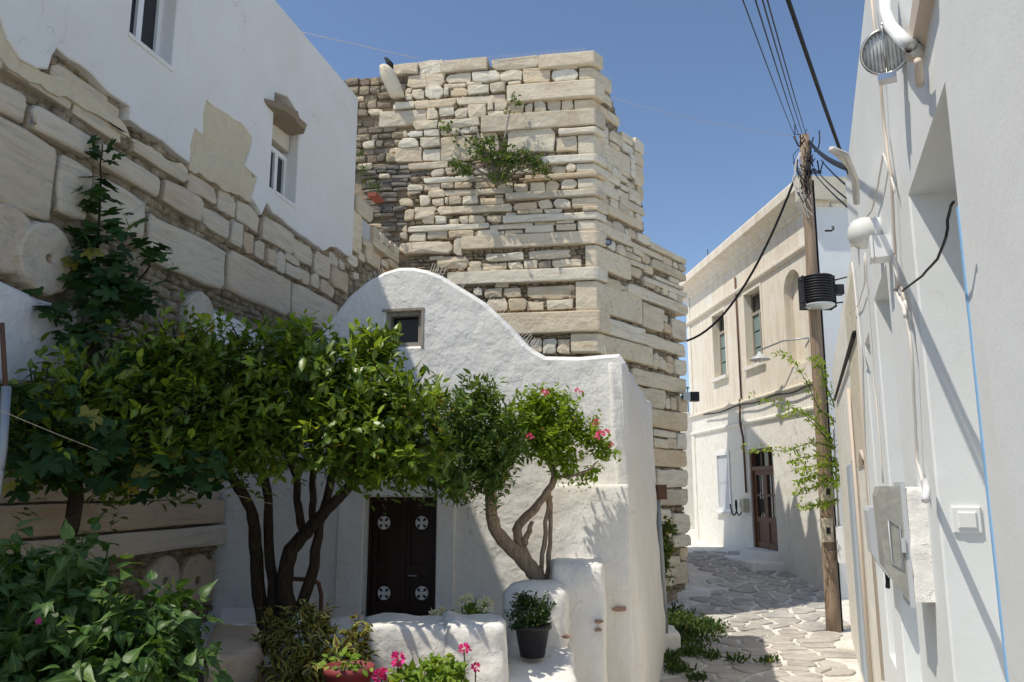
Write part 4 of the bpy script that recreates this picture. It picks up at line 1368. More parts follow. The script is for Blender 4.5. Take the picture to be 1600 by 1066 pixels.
b.poly_slab(RH, [(uA, zS1), (uB, zS1), (uB, zTop - .3), (uA, zTop - .3)], -.35, 0, [H(win1), H(win2), arch(nic)])
b.build('upper_wall', MAT['ochre_plaster'], sh)
b = MB()
b.poly_slab(RH, [(uA, -.3), (uB, -.3), (uB, zS1 - .002), (uA, zS1 - .002)], -.35, -.005, [H(dr), H(lwn)])
b.build('lower_wall', MAT['street_plaster'], sh)
b = MB(); b.box(RH, uA + .02, uB - .02, -.3, zTop - .35, -6, -.55); b.build('body', MAT['street_plaster'], sh)
b = MB(); b.box(RH, nic[0] - .1, nic[1] + .1, nic[2] - .1, nic[3] + .1, -.34, -.22); b.build('niche_back', MAT['ochre_plaster'], sh)
def profile(F, u0, u1, prof, name, m, parent):
    b = MB(); n = len(prof)
    vs = [F.p(u0, z, o) for o, z in prof] + [F.p(u1, z, o) for o, z in prof]
    fs = [(i, i + 1, n + i + 1, n + i) for i in range(n - 1)] + [tuple(range(n)), tuple(range(2 * n - 1, n - 1, -1))]
    b.add(vs, fs); return b.build(name, MAT[m], parent)
z = zTop
corn = [(-.4, z - .62), (.02, z - .62), (.06, z - .58), (.06, z - .52), (.09, z - .46), (.16, z - .36), (.28, z - .28), (.36, z - .26), (.36, z - .05), (.33, z), (-.4, z + .02)]
profile(RH, uA - .36, uB + .3, corn, 'cornice', 'ochre_plaster', sh)
z = rh(1180, 437)[1]
profile(RH, uA - .05, uB + .05, [(-.1, z - .08), (.05, z - .08), (.09, z - .03), (.09, z + .03), (.04, z + .07), (-.1, z + .07)], 'frieze_moulding', 'ochre_plaster', sh)
for zz, o in ((zS1, .08), (zS2, .06)):
    profile(RH, uA - .03, uB + .03, [(-.1, zz - .05), (o * .7, zz - .05), (o, zz - .01), (o, zz + .03), (.02, zz + .06), (-.1, zz + .06)], 'string_course', 'street_plaster' if zz == zS2 else 'ochre_plaster', sh)
b = MB(); b.box(RH, uB - .28, uB + .02, 0, zS2 - .06, -.1, .035); b.box(RH, uB - .28, uB + .02, zS1 + .07, zTop - .63, -.1, .035); b.build('corner_pilaster', MAT['street_plaster'], sh)
# near end wall, pale blue-white
b = MB(); b.box(RH, uA - .30, uA - .01, -.3, zTop - .62, -6, -.02); b.build('end_wall', MAT['wall_plaster'], sh)
b = MB(); b.box(RH, uA - .52, uA - .28, zTop - .52, zTop + .01, -6, .34); b.build('end_cornice', MAT['beige_plaster'], sh)
def shuttered(r, m='teal_shutter'):
    u0, u1, z0, z1 = r
    f = MB(); t = .055; um = (u0 + u1) / 2; zt = z1 - (z1 - z0) * .28
    for a, c, d, e in ((u0, u0 + t, z0, z1), (u1 - t, u1, z0, z1), (u0 + t, u1 - t, z1 - t, z1), (u0 + t, u1 - t, z0, z0 + t), (u0 + t, u1 - t, zt - .04, zt + .04), (um - .035, um + .035, z0 + t, zt - .04)):
        f.box(RH, a, c, d, e, -.26, -.18)
    w = f.build('window', MAT['grey_wood'], sh)
    for a, c in ((u0 + t, um - .035), (um + .035, u1 - t)):
        for k in range(3):
            d = z0 + t + (zt - .04 - z0 - t) * k / 3
            g = MB(); g.box(RH, a, c, d + .02, d + (zt - .04 - z0 - t) / 3 - .02, -.235, -.22); g.build('pane', MAT[m], w)
    g = MB(); g.box(RH, u0 + t, u1 - t, zt + .04, z1 - t, -.235, -.222); g.build('pane', MAT['glass_dark'], w)
    s = MB(); s.box(RH, u0 - .12, u1 + .12, z0 - .10, z0 - .004, -.2, .10); s.build('sill', MAT['street_plaster'], w)
    s = MB()
    for a, c in ((u0 - .10, u0 - .003), (u1 + .003, u1 + .10)): s.box(RH, a, c, z0, z1 + .08, -.05, .02)
    s.box(RH, u0 - .003, u1 + .003, z1 + .003, z1 + .08, -.05, .02)
    s.build('surround', MAT['ochre_plaster'], w)
shuttered(win1); shuttered(win2)
def lower_window(r):
    u0, u1, z0, z1 = r
    s = MB()
    for a, c, d, e in ((u0 - .06, u0 + .04, z0 - .06, z1 + .06), (u1 - .04, u1 + .06, z0 - .06, z1 + .06), (u0 + .04, u1 - .04, z1 - .04, z1 + .06), (u0 + .04, u1 - .04, z0 - .06, z0 + .04)): s.box(RH, a, c, d, e, -.1, .03)
    w = s.build('window', MAT['white_paint'], sh)
    um = (u0 + u1) / 2
    for a, c in ((u0 + .04, um - .006), (um + .006, u1 - .04)):
        sl = MB(); sl.box(RH, a, c, z0 + .04, z1 - .04, -.06, -.02)
        sl.box(RH, a + .03, c - .03, (z0 + z1) / 2 - .03, (z0 + z1) / 2 + .03, -.019, -.008)
        sl.build('shutter', MAT['box_grey'], w)
    g = MB(); g.box(RH, u0 - .12, u1 + .12, z0 - .11, z0 - .062, -.1, .09); g.build('sill', MAT['street_plaster'], w)
lower_window(lwn)
def street_door(r):
    u0, u1, z0, z1 = r
    f = MB(); t = .09; um = (u0 + u1) / 2; zt = z1 - (z1 - z0) * .2
    for a, c, d, e in ((u0, u0 + t, z0, z1), (u1 - t, u1, z0, z1), (u0 + t, u1 - t, z1 - t, z1), (u0 + t, u1 - t, zt - .05, zt + .05)): f.box(RH, a, c, d, e, -.22, -.04)
    dd = f.build('door', MAT['street_door_wood'], sh)
    for k in range(3):
        a = u0 + t + (u1 - u0 - 2 * t) * k / 3
        g = MB(); g.box(RH, a + .025, a + (u1 - u0 - 2 * t) / 3 - .025, zt + .05, z1 - t, -.17, -.16); g.build('pane', MAT['glass_dark'], dd)
        g = MB(); g.box(RH, a - .025 if k else a, a + .025, zt + .05, z1 - t, -.18, -.12); g.build('mullion', MAT['street_door_wood'], dd)
    for a, c in ((u0 + t, um - .004), (um + .004, u1 - t)):
        l = MB(); w = c - a; zb = z0 + (zt - z0) * .36
        for x0, x1, y0, y1 in ((a, a + .10, z0 + .01, zt - .05), (c - .10, c, z0 + .01, zt - .05), (a + .10, c - .10, z0 + .01, z0 + .16), (a + .10, c - .10, zb - .06, zb + .06), (a + .10, c - .10, zt - .17, zt - .05), (a + .10, c - .10, zb + (zt - zb) * .45, zb + (zt - zb) * .45 + .05)):
            l.box(RH, x0, x1, y0, y1, -.16, -.09)
        l.box(RH, a + .10, c - .10, z0 + .16, zb - .06, -.15, -.115)
        lf = l.build('door_leaf', MAT['street_door_wood'], dd)
        g = MB(); g.box(RH, a + .10, c - .10, zb + .06, zt - .17, -.14, -.13); g.build('pane', MAT['glass_dark'], lf)
        k = MB()
        for i in range(1, 3): 
            uu = a + .10 + (w - .2) * i / 3; k.tube([RH.p(uu, zb + .05, -.10), RH.p(uu, zt - .16, -.10)], .012, 6)
        k.build('bar', MAT['black_metal'], lf)
    return dd
street_door(dr)
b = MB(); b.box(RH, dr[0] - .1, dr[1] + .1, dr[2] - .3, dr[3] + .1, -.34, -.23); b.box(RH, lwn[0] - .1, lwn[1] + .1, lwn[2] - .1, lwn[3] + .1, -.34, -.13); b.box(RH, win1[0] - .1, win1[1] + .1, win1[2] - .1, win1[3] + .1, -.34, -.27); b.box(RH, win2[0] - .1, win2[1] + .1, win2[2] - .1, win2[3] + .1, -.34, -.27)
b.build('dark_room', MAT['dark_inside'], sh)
# steps
gzd = ground_z(0, RH.p(dr[0], 0).y)
def step(name, u0, u1, n1, z0, z1, seed):
    q = [RH.p(u0, 0, n1), RH.p(u0, 0, -.1), RH.p(u1, 0, -.1), RH.p(u1, 0, n1)]
    return lump(name, [(p.x, p.y) for p in [RH.p(u0, 0, n1), RH.p(u0, 0, -.1), RH.p(u1, 0, -.1), RH.p(u1, 0, n1)]], z0, z1, sh, m='white_plaster', r=.04, amp=.012, seed=seed)
step('door_step', dr[0] - .1, dr[1] + .1, .35, gzd - .3, dr[2] - .01, 2)
step('door_step', dr[0] - .35, dr[1] + .1, .8, gzd - .3, (dr[2] + gzd) / 2 - .02, 5)
# pipe, conduit and meter on the front
b = MB()
up = rh(1160, 640)[0]
b.tube([RH.p(up, zS1 + .1, .06), RH.p(up - .02, zS2, .09), RH.p(up - .08, zS2 - .4, .05), RH.p(up - .10, rh(1166, 770)[1], .05)], .03, 8)
b.build('conduit', MAT['rust'], sh)
b = MB(); b.tube([RH.p(rh(1156, 540)[0], zTop - 1.0, .04), RH.p(rh(1156, 540)[0], zS1 + .1, .04)], .025, 6); b.build('drain_pipe', MAT['rust'], sh)
b = MB(); q = rh(1168, 790); b.bbox(RH, q[0] - .12, q[0] + .10, q[1] - .18, q[1] + .18, 0, .16, .02); mt = b.build('meter_box', MAT['beige_plaster'], sh)
b = MB(); pts = [RH.p(q[0] + .2 + .13 * math.cos(w), q[1] - .06 + .2 * math.sin(w), .06 + .01 * k) for k, w in enumerate([2 * math.pi * i / 14 for i in range(30)])]
b.tube(pts, .018, 6); b.build('cable_coil', MAT['cable_black'], sh)
b = MB()
q0 = rh(1285, 593); pts = []
for k in range(30):
    x = 1285 - (1285 - 1105) * k / 29; y = 595 + 63 * k / 29 + 4 * math.sin(k * .5)
    u, zz = rh(x, y); pts.append(RH.p(u, zS1 - .09 + .03 * math.sin(k * .7), .10))
b.tube(pts, .02, 6); b.build('wall_cable', MAT['cable_black'], sh)
b = MB(); p = RH.p(rh(1093, 425)[0], zTop, -.3); b.tube([p, p + Vector((0, 0, .75))], .015, 5); b.build('antenna', MAT['black_metal'], sh)
# shaded street lamp on a bent arm
lp = empty('wall_lamp', RH.p(rh(1255, 570)[0], rh(1222, 565)[1], 0), 'small enamel lamp on a bent arm on the ochre house', 'lamp')
b = MB(); s0 = RH.p(rh(1265, 530)[0], rh(1265, 528)[1], 0.02); tip = RH.p(rh(1222, 556)[0], rh(1222, 553)[1], .55)
b.tube([s0, s0.lerp(tip, .5) + Vector((0, 0, .12)), tip + Vector((0, 0, .08)), tip], .02, 6); b.build('arm', MAT['zinc'], lp)
b = MB(); b.lathe(tip, [(.03, .05), (.05, 0), (.10, -.05), (.24, -.14), (.24, -.155), (.09, -.06), (.03, -.02)], 20); b.build('lamp_shade', MAT['box_grey'], lp)
b = MB(); b.lathe(tip + Vector((0, 0, -.06)), [(.03, 0), (.055, -.06), (.06, -.1), (.04, -.15), (.0, -.165)], 12); b.build('bulb', MAT['glass_globe'], lp)

# distant house glimpsed at the lane's end
fb = empty('far_house', (7.0, 31, ground_z(5, 31)), 'sliver of a far white house with railing between tower and street house', 'house')
b = MB(); b.hexa([(4.2, 30, 0), (9, 30, 0), (9, 34, 0), (4.2, 34, 0), (4.2, 30, 5.2), (9, 30, 5.2), (9, 34, 5.2), (4.2, 34, 5.2)]); b.build('wall', MAT['street_plaster'], fb)
FB = Frame((4.2, 30), (1, 0), (0, -1))
b = MB()
for k in range(20): b.box(FB, 2.2 + k * .11, 2.23 + k * .11, 5.2, 6.1, -.1, -.07)
b.box(FB, 2.2, 4.4, 6.1, 6.15, -.11, -.06); b.build('railing', MAT['black_metal'], fb)
b = MB(); b.bbox(FB, 2.55, 2.95, 2.6, 4.2, -.02, .03); w_ = b.build('window', MAT['grey_shutter'], fb)

# ------------------------------------------------------------------ right-hand wall with doorways
def rw(x, y, off=0.0): return RW.hit(x, y, off)
rb = empty('right_house', RW.p(3, .86), 'long pale white house wall close by at right, with recessed doorways', 'house')
PZ = 4.68
zh = rw(1415, 320)[1]
oA = (rw(1575, 1066)[0], rw(1491, 1066)[0]); oB = (rw(1392, 500)[0], rw(1366, 472)[0]); oC = (rw(1361, 560)[0], rw(1351, 540)[0])
uS = rw(1329, 389)[0]
holes = [[(oA[0], .7), (oA[1], .7), (oA[1], zh), (oA[0], zh)], [(oB[0], 1.4), (oB[1], 1.4), (oB[1], zh), (oB[0], zh)], [(oC[0], 1.4), (oC[1], 1.4), (oC[1], zh - .08), (oC[0], zh - .08)]]
b = MB(); b.poly_slab(RW, [(.8, -.2), (uS, -.2), (uS, PZ), (.8, PZ)], -.4, 0, holes, bev=.008)
b.build('wall', MAT['wall_plaster'], rb)
b = MB(); b.box(RW, .8, uS - .01, -.2, PZ - .1, -4, -.62); b.box(RW, .81, uS - .02, PZ - .5, PZ - .02, -.63, -.401); b.box(RW, uS - .25, uS - .02, -.2, PZ - .5, -.63, -.401); b.build('body', MAT['wall_plaster'], rb)
b = MB(); b.box(RW, .8, rw(1545, 300)[0], .6, PZ - .004, -.01, .035); b.box(RW, .82, 1.0, -.2, PZ - .5, -.63, -.401); b.build('pilaster', MAT['wall_plaster'], rb)
# sunk doors
for k, (o, z0, m) in enumerate(((oA, .7, 'wall_plaster'), (oB, 1.4, 'grey_shutter'), (oC, 1.4, 'grey_shutter'))):
    b = MB(); b.box(RW, o[0] + .003, o[1] - .003, z0, zh - .004 - (.08 if k == 2 else 0), -.36, -.30)
    um = (o[0] + o[1]) / 2
    b.box(RW, um - .03, um + .03, z0, zh - .09, -.299, -.28)
    b.build('door', MAT[m], rb)
# blue painted edge of the near doorway
b = MB(); e = oA[0]; zt_ = rw(1494, 330)[1]
vs = []; fs = []
for k in range(41):
    z = .7 + (zt_ - .7) * k / 40; w_ = .012 + .004 * noise.noise(Vector((0, 0, z * 9))); w2 = .003 + .003 * noise.noise(Vector((5, 0, z * 11)))
    vs += [RW.p(e - w_, z, .0035), RW.p(e + w2, z, .0035), RW.p(e + w2, z, -.05), RW.p(e - w_, z, -.05)]
for k in range(40):
    for i in range(4): fs.append((k * 4 + i, k * 4 + (i + 1) % 4, k * 4 + 4 + (i + 1) % 4, k * 4 + 4 + i))
b.add(vs, fs + [(0, 3, 2, 1), (160, 161, 162, 163)]); b.build('blue_edge', MAT['blue_paint'], rb)
# next house beyond
nb = empty('beige_house', RW.p(9, .1), 'narrow beige and white house front behind the pole, right side of lane', 'house')
PZ2 = rw(1326, 335)[1]
b = MB(); b.poly_slab(RW, [(uS + .01, -.3), (14.6, -.3), (14.6, PZ2), (uS + .01, PZ2)], -.4, -.06, [[(9.4, .3), (10.3, .3), (10.3, 2.7), (9.4, 2.7)]], bev=.01); b.build('wall', MAT['street_plaster'], nb)
b = MB(); b.box(RW, uS + .02, 14.5, -.3, PZ2 - .05, -4, -.41); b.build('body', MAT['street_plaster'], nb)
b = MB(); b.box(RW, uS + .5, uS + 2.4, 2.6, PZ2 - .2, -.065, -.045); b.build('beige_panel', MAT['beige_plaster'], nb)
for k in range(2):
    b = MB(); a = 9.42 + k * .45; b.bbox(RW, a, a + .42, .35, 2.66, -.08, -.01, .015); b.build('shutter', MAT['grey_shutter'], nb)
b = MB(); q = rw(1313, 850); b.bbox(RW, q[0] - .25, q[0] + .25, q[1] - .3, q[1] + .3, -.06, .06, .02); b.build('meter_box', MAT['plastic_white'], nb)
b = MB(); b.tube([RW.p(8.7, .0, -.03), RW.p(8.7, 2.0, -.03), RW.p(8.72, 3.4, -.03)], .022, 6); b.build('conduit', MAT['conduit_cream'], nb); b = MB(); b.tube([RW.p(q[0], q[1] + .3, .0), RW.p(q[0], 3.6, -.03)], .016, 6); b.build('conduit', MAT['conduit_cream'], nb)
b = MB(); b.tube([RW.p(6.7, 1.0, -.03), RW.p(6.75, 2.7, -.03), RW.p(6.3, 3.7, -.03)], .02, 6); b.tube([RW.p(6.75, 2.6, -.03), RW.p(7.2, 2.7, -.02), RW.p(7.5, 2.6, -.03)], .018, 6); b.build('pipe', MAT['conduit_cream'], nb)
b = MB(); pts = []
for k in range(12): u, z = rw(1329 - 28 * k / 11, 520 + 105 * k / 11); pts.append(RW.p(u, z, -.03))
b.tube(pts, .02, 6); b.build('wall_cable', MAT['cable_black'], nb)

# ---- fittings on the near wall
def pt(x, y, off=0.02): return RW.p(*rw(x, y, off), off)
def conduit(name, pxs, r, m, label, cat='cable', off=.02, group=None):
    b = MB(); pts = [pt(x, y, off) for x, y in pxs]
    out = [pts[0]]
    for a, c in zip(pts, pts[1:]):
        for k in range(1, 4): out.append(a.lerp(c, k / 3) + Vector((0, random.uniform(-.004, .004), 0)))
    b.tube(out, r, 7)
    o = b.build(name, MAT[m]); tag(o, label, cat, 'cables and conduits on the right wall'); return o
conduit('wall_conduit', [(1362, 0), (1376, 120), (1381, 200), (1392, 270), (1397, 360), (1400, 430), (1414, 470)], .006, 'conduit_cream', 'thin painted conduit dropping past the round floodlight', 'conduit')
conduit('wall_conduit', [(1414, 470), (1425, 550), (1430, 660), (1433, 720), (1444, 765)], .006, 'cable_white', 'white jointed conduit running down into the dusty meter box', 'conduit')
conduit('wall_cable', [(1380, 240), (1372, 290), (1362, 330), (1345, 350)], .004, 'cable_white', 'thin white cable looping left to the globe lamp')
conduit('wall_cable', [(1380, 240), (1392, 275), (1398, 300)], .004, 'cable_white', 'short white cable kink above the square junction box')
conduit('wall_cable', [(1352, 395), (1356, 460), (1366, 600), (1374, 680), (1380, 755)], .005, 'cable_white', 'long white cable from globe lamp down to grey box')
conduit('wall_cable', [(1350, 400), (1352, 440), (1342, 475), (1328, 490)], .004, 'cable_white', 'white cable hooked left below the globe lamp')
conduit('wall_cable', [(1331, 410), (1338, 470), (1348, 560), (1352, 690), (1366, 880)], .006, 'cable_white', 'outermost white cable straight down the house edge')
conduit('wall_cable', [(1396, 400), (1402, 440), (1400, 455), (1412, 480), (1415, 495)], .008, 'cable_white', 'tangled white cable bundle under the junction box', off=.03)
conduit('wall_cable', [(1410, 455), (1440, 432), (1465, 405), (1478, 370), (1483, 330), (1489, 316)], .0035, 'cable_black', 'dark cable curving from bundle into the doorway head', off=.05)
# cream board bracket and pipe at the top
br = empty('lamp_bracket', pt(1436, 70, 0), 'cream painted board and pipe bracket holding the floodlight', 'bracket')
b = MB(); q = [rw(x, y) for x, y in ((1432, 92), (1440, 95), (1466, -30), (1452, -30))]
b.poly_slab(RW, q, .0, .035, bev=.004); b.build('board', MAT['conduit_cream'], br)
b = MB(); b.tube([pt(1434, 95, .04), pt(1436, 120, .03), pt(1438, 132, .02)], .011, 7); b.build('pipe_stub', MAT['conduit_cream'], br)
b = MB(); b.tube([pt(1382, -20, .04), pt(1384, 20, .05), pt(1392, 42, .05), pt(1408, 60, .05), pt(1424, 72, .04), pt(1432, 78, .02)], .020, 10); b.build('wrapped_pipe', MAT['wall_plaster'], br)
# round chromed floodlight
fl = empty('round_floodlight', pt(1383, 82, .06), 'round chromed floodlight with ribbed glass, top of right wall', 'lamp')
c = pt(1383, 82, .06); ax = (Vector((-.45, -.80, -.32))).normalized(); K = c.y / FPX * 39 / .083
S = lambda L: [(r * K, h * K) for r, h in L]
b = MB(); b.lathe(c, S([(.0, -.075), (.035, -.072), (.062, -.055), (.078, -.02), (.083, .01), (.083, .024), (.078, .028), (.073, .024), (.073, .012)]), 28, ax); b.build('housing', MAT['chrome'], fl)
b = MB(); b.lathe(c, S([(.073, .014), (.05, .024), (.0, .03)]), 28, ax); g = b.build('lens', MAT['glass_lens'], fl)
b = MB(); side = ax.cross(Vector((0, 0, 1))).normalized(); upv = side.cross(ax).normalized()
for k in range(-5, 6):
    x = k * .0125 * K; h = math.sqrt(max(0, (.07 * K) ** 2 - x * x))
    b.tube([c + side * x - upv * h + ax * .020 * K, c + side * x + ax * (.032 * K - abs(x) * .1), c + side * x + upv * h + ax * .020 * K], .0016 * K, 4)
b.build('rib', MAT['zinc'], g)
b = MB(); b.tube([c + (upv * .10) * K, c + (upv * .085 + ax * .03) * K, c + ax * .036 * K, c + (-upv * .085 + ax * .03) * K, c - upv * .10 * K], .004 * K, 6); b.tube([c + upv * .10 * K, c + (upv * .105 - ax * .1) * K], .005 * K, 6)
b.box(Frame((c.x, c.y), (side.x, side.y), (ax.x, ax.y)), -.03 * K, .03 * K, c.z - .115 * K, c.z - .095 * K, -.02 * K, .03 * K); b.build('clamp', MAT['chrome'], fl)
# globe lamp
gl = empty('globe_lamp', pt(1340, 365, .02), 'white glass globe lamp on the wall below the cable bundle', 'lamp')
c = pt(1344, 365, .09); K = c.y / FPX * 26 / .10; n3 = Vector((RW.n.x, RW.n.y, 0))
b = MB(); b.lathe(c - n3 * .09, S([(.0, 0), (.085, 0), (.092, .015), (.092, .035), (.08, .045)]), 24, n3); b.build('base', MAT['plastic_white'], gl)
b = MB(); b.lathe(c - n3 * .06, S([(.085, 0), (.10, .03), (.10, .07), (.085, .115), (.05, .145), (.0, .155)]), 28, n3); b.build('globe', MAT['glass_globe'], gl)
b = MB(); q = pt(1337, 328, .03); b.box(RW, rw(1337, 328)[0] - .03, rw(1337, 328)[0] + .06, q.z - .09, q.z + .05, .0, .05); b.build('terminal_box', MAT['plastic_white'], gl)
# cable bundle sprouting upward to the poles
b = MB()
for k in range(5):
    s = pt(1336 + k * 1.2, 318, .05)
    b.tube([s, pt(1333 + k * 1.5, 280, .09), pt(1326 - k * 1.0, 262 - k * 5, .12 + .02 * k), pt(1312 - k * 3, 246 - 3 * k, .16 + .03 * k)], .009, 6)
tag(b.build('cable_bundle', MAT['cable_white']), 'bundle of whitewashed cables fanning out above the globe lamp', 'cable')
# square junction box
jb = empty('junction_box', pt(1391, 388, 0), 'square white junction box among cables on the right wall', 'junction box')
u, z = rw(1391, 388); b = MB(); b.bbox(RW, u - .055, u + .055, z - .048, z + .048, 0, .07, .006); b.build('body', MAT['plastic_white'], jb)
b = MB(); b.bbox(RW, u - .058, u + .058, z - .05, z + .05, .071, .082, .004); b.build('lid', MAT['plastic_white'], jb)
# meter box with sloping clear cover on a masonry block
mb = empty('meter_box', pt(1420, 905, 0), 'dusty clear-covered meter box on a rough whitewashed block', 'meter box')
u1 = rw(1414, 830, .16)[0]; zt = rw(1420, 762)[1]; zb = rw(1425, 908)[1]
mu0 = rw(1452, 835)[0]; 
q = [RW.p(mu0, 0, 0), RW.p(mu0, 0, .11), RW.p(mu0 + .30, 0, .11), RW.p(mu0 + .30, 0, -.02)]
lump('masonry_block', [(p.x, p.y) for p in (RW.p(mu0 + .22, 0, .065), RW.p(mu0, 0, .065), RW.p(mu0, 0, -.03), RW.p(mu0 + .22, 0, -.03))], zb, zt, mb, r=.02, amp=.008, fr=9)
b = MB(); n0 = .067
P = [(mu0 + .01, n0)]
a, c2 = mu0 + .02, mu0 + .26
prof = [(n0, zb - .005), (n0 + .012, zb - .005), (n0 + .085, zb + .11), (n0 + .092, zt - .03), (n0 + .08, zt + .005), (n0, zt + .005)]
vs = [RW.p(a, z, o) for o, z in prof] + [RW.p(c2, z, o) for o, z in prof]
n = len(prof)
b.add(vs, [tuple(range(n)), tuple(range(2 * n - 1, n - 1, -1))] + [(i, n + i, n + (i + 1) % n, (i + 1) % n) for i in range(n)])
cv = b.build('cover', MAT['box_cover'], mb)
b = MB(); b.box(RW, a - .01, c2 + .01, zb - .02, zt + .02, n0 - .004, n0 + .012); b.build('flange', MAT['box_grey'], mb)
b = MB(); zc = (zt + zb) / 2
b.tube([RW.p(a - .003, zc - .09, n0 + .025), RW.p(a - .003, zc + .06, n0 + .025), RW.p(a - .003, zc + .08, n0 + .06), RW.p(a - .003, zc - .07, n0 + .06), RW.p(a - .003, zc - .09, n0 + .025)], .003, 5)
b.box(RW, a - .02, a - .002, zc - .03, zc + .02, n0 + .012, n0 + .025); b.build('latch', MAT['box_grey'], cv)
b = MB(); b.tube([pt(1446, 752, .03), pt(1448, 768, .05), pt(1446, 782, .06)], .012, 8); b.build('pipe_elbow', MAT['plastic_white'], mb)
# smaller grey box behind
gb = empty('grey_cabinet', pt(1368, 880, 0), 'small grey plastic service cabinet behind the meter box', 'cabinet')
g0 = rw(1394, 830, .02)[0]; gz0 = rw(1385, 878)[1]; gz1 = rw(1385, 790)[1]
b = MB(); prof = [(0, gz0), (.06, gz0), (.12, gz0 + .10), (.125, gz1 - .02), (.115, gz1), (0, gz1)]
vs = [RW.p(g0, z, o) for o, z in prof] + [RW.p(g0 + .36, z, o) for o, z in prof]
b.add(vs, [tuple(range(n)), tuple(range(2 * n - 1, n - 1, -1))] + [(i, n + i, n + (i + 1) % n, (i + 1) % n) for i in range(n)]); b.build('body', MAT['box_grey'], gb)
b = MB(); b.box(RW, g0 - .008, g0 + .368, gz0 - .01, gz1 + .01, .045, .055); b.build('flange', MAT['grey_shutter'], gb)
b = MB(); b.tube([RW.p(g0 + .05, gz0, .05), RW.p(g0 + .05, gz0 - .06, .06), RW.p(g0 + .12, gz0 - .07, .05), RW.p(g0 + .14, gz0, .05)], .01, 6); b.build('cable_loop', MAT['cable_black'], gb)
# white switch on the doorway reveal
JF = Frame(RW.p(oA[1], 0).xy, (-RW.n.x, -RW.n.y), (-RW.d.x, -RW.d.y))
u, z = JF.hit(1510, 812)
sw = empty('light_switch', JF.p(u, z - .04, 0), 'white square light switch beside the blue painted edge', 'switch')
b = MB(); b.bbox(JF, u - .042, u + .042, z - .042, z + .042, 0, .012, .004); b.build('plate', MAT['plastic_white'], sw)
b = MB(); b.bbox(JF, u - .027, u + .027, z - .027, z + .025, .0125, .020, .004); b.build('rocker', MAT['plastic_white'], sw)

# ------------------------------------------------------------------ wooden pole with floodlight and cables
pb = gy(1303, 986); PY = pb.y
pole = empty('utility_pole', pb, 'tall weathered wooden utility pole tangled with cables at the top', 'pole')
ptop = at(1256, 212, PY)
b = MB(); m = 14
pts = [Vector((pb.x, pb.y, pb.z - .2)).lerp(ptop, k / m) + Vector((random.uniform(-.006, .006), random.uniform(-.006, .006), 0)) for k in range(m + 1)]
b.tube(pts, [.125 - .035 * k / m for k in range(m + 1)], 14); b.build('shaft', MAT['pole_wood'], pole)
b = MB()
for k in range(26):
    s = ptop + Vector((random.uniform(-.18, .12), -.12 + random.uniform(-.1, .05), random.uniform(-1.3, -.1)))
    e = s + Vector((random.uniform(-.15, .15), random.uniform(-.12, .02), random.uniform(-.5, .3)))
    b.tube([s, s.lerp(e, .5) + Vector((random.uniform(-.12, .12), -.06, random.uniform(-.1, .1))), e, e + Vector((random.uniform(-.1, .1), 0, .2))], random.uniform(.007, .016), 5)
b.build('cable_tangle', MAT['cable_black'], pole)
b = MB()
for k in range(7):
    s = ptop + Vector((random.uniform(-.25, .05), -.14, -.5 + random.uniform(-.3, .3)))
    b.tube([s, s + Vector((-.12, -.05, -.25)), s + Vector((-.10 + random.uniform(-.1, .15), -.02, -.65)), s + Vector((.1, 0, -.95))], .009, 5)
b.build('white_tails', MAT['cable_white'], pole)
b = MB(); b.tube([ptop + Vector((.11, 0, -.9)), Vector((pb.x + .145, pb.y, pb.z))], .018, 6); b.build('down_cable', MAT['cable_black'], pole)
for (py, dz) in ((768, .16), (828, .2)):
    q = at(1289, py, PY); b = MB(); FP = Frame((q.x, q.y - .12), (1, 0), (0, -1))
    b.bbox(FP, -.10, .09, q.z - dz, q.z + dz, -.06, .04, .01); bx = b.build('fuse_box', MAT['beige_plaster'], pole)
    b = MB(); b.bbox(FP, -.04, .03, q.z - .06, q.z + .05, .041, .05, .004); b.build('meter_glass', MAT['glass_dark'], bx)
b = MB(); q = at(1296, 362, PY); b.tube([q + Vector((-.1, -.05, 0)), q + Vector((.02, -.05, 0)), q + Vector((.06, -.05, .03)), q + Vector((.04, -.05, .09))], .02, 6); b.build('hook', MAT['black_metal'], pole)
b = MB(); q = at(1300, 862, PY); b.lathe(q + Vector((-.0, 0, 0)), [(.150, 0), (.150, .015)], 14); b.build('band', MAT['zinc'], pole)
# floodlight
fp = at(1279, 455, PY - .35)
fd = empty('pole_floodlight', fp, 'black ribbed floodlight hanging on the wooden pole', 'floodlight')
FX = Frame((fp.x, fp.y), (1, 0), (0, -1))
b = MB()
for k in range(10):
    z = fp.z + .24 - .048 * k
    b.lathe((fp.x, fp.y, z), [(.14, .0), (.255, .0), (.26, .006), (.26, .020), (.255, .026), (.14, .026)], 20)
b.lathe((fp.x, fp.y, fp.z), [(.225, -.25), (.225, .26), (.0, .28)], 20)
b.build('ribbed_body', MAT['black_metal'], fd)
b = MB(); b.lathe((fp.x, fp.y, fp.z - .25), [(.26, 0), (.265, -.03), (.20, -.06), (.0, -.065)], 20); b.build('glass', MAT['glass_lens'], fd)
b = MB(); b.box(FX, -.29, -.265, fp.z - .30, fp.z + .28, -.2, .05); b.box(FX, .265, .29, fp.z - .30, fp.z + .28, -.2, .05); b.box(FX, -.29, .29, fp.z - .31, fp.z - .28, -.2, -.15); b.build('side_plate', MAT['black_metal'], fd)
b = MB(); b.bbox(FX, .292, .45, fp.z - .06, fp.z + .12, -.12, .05, .015); b.build('ballast_box', MAT['black_metal'], fd)
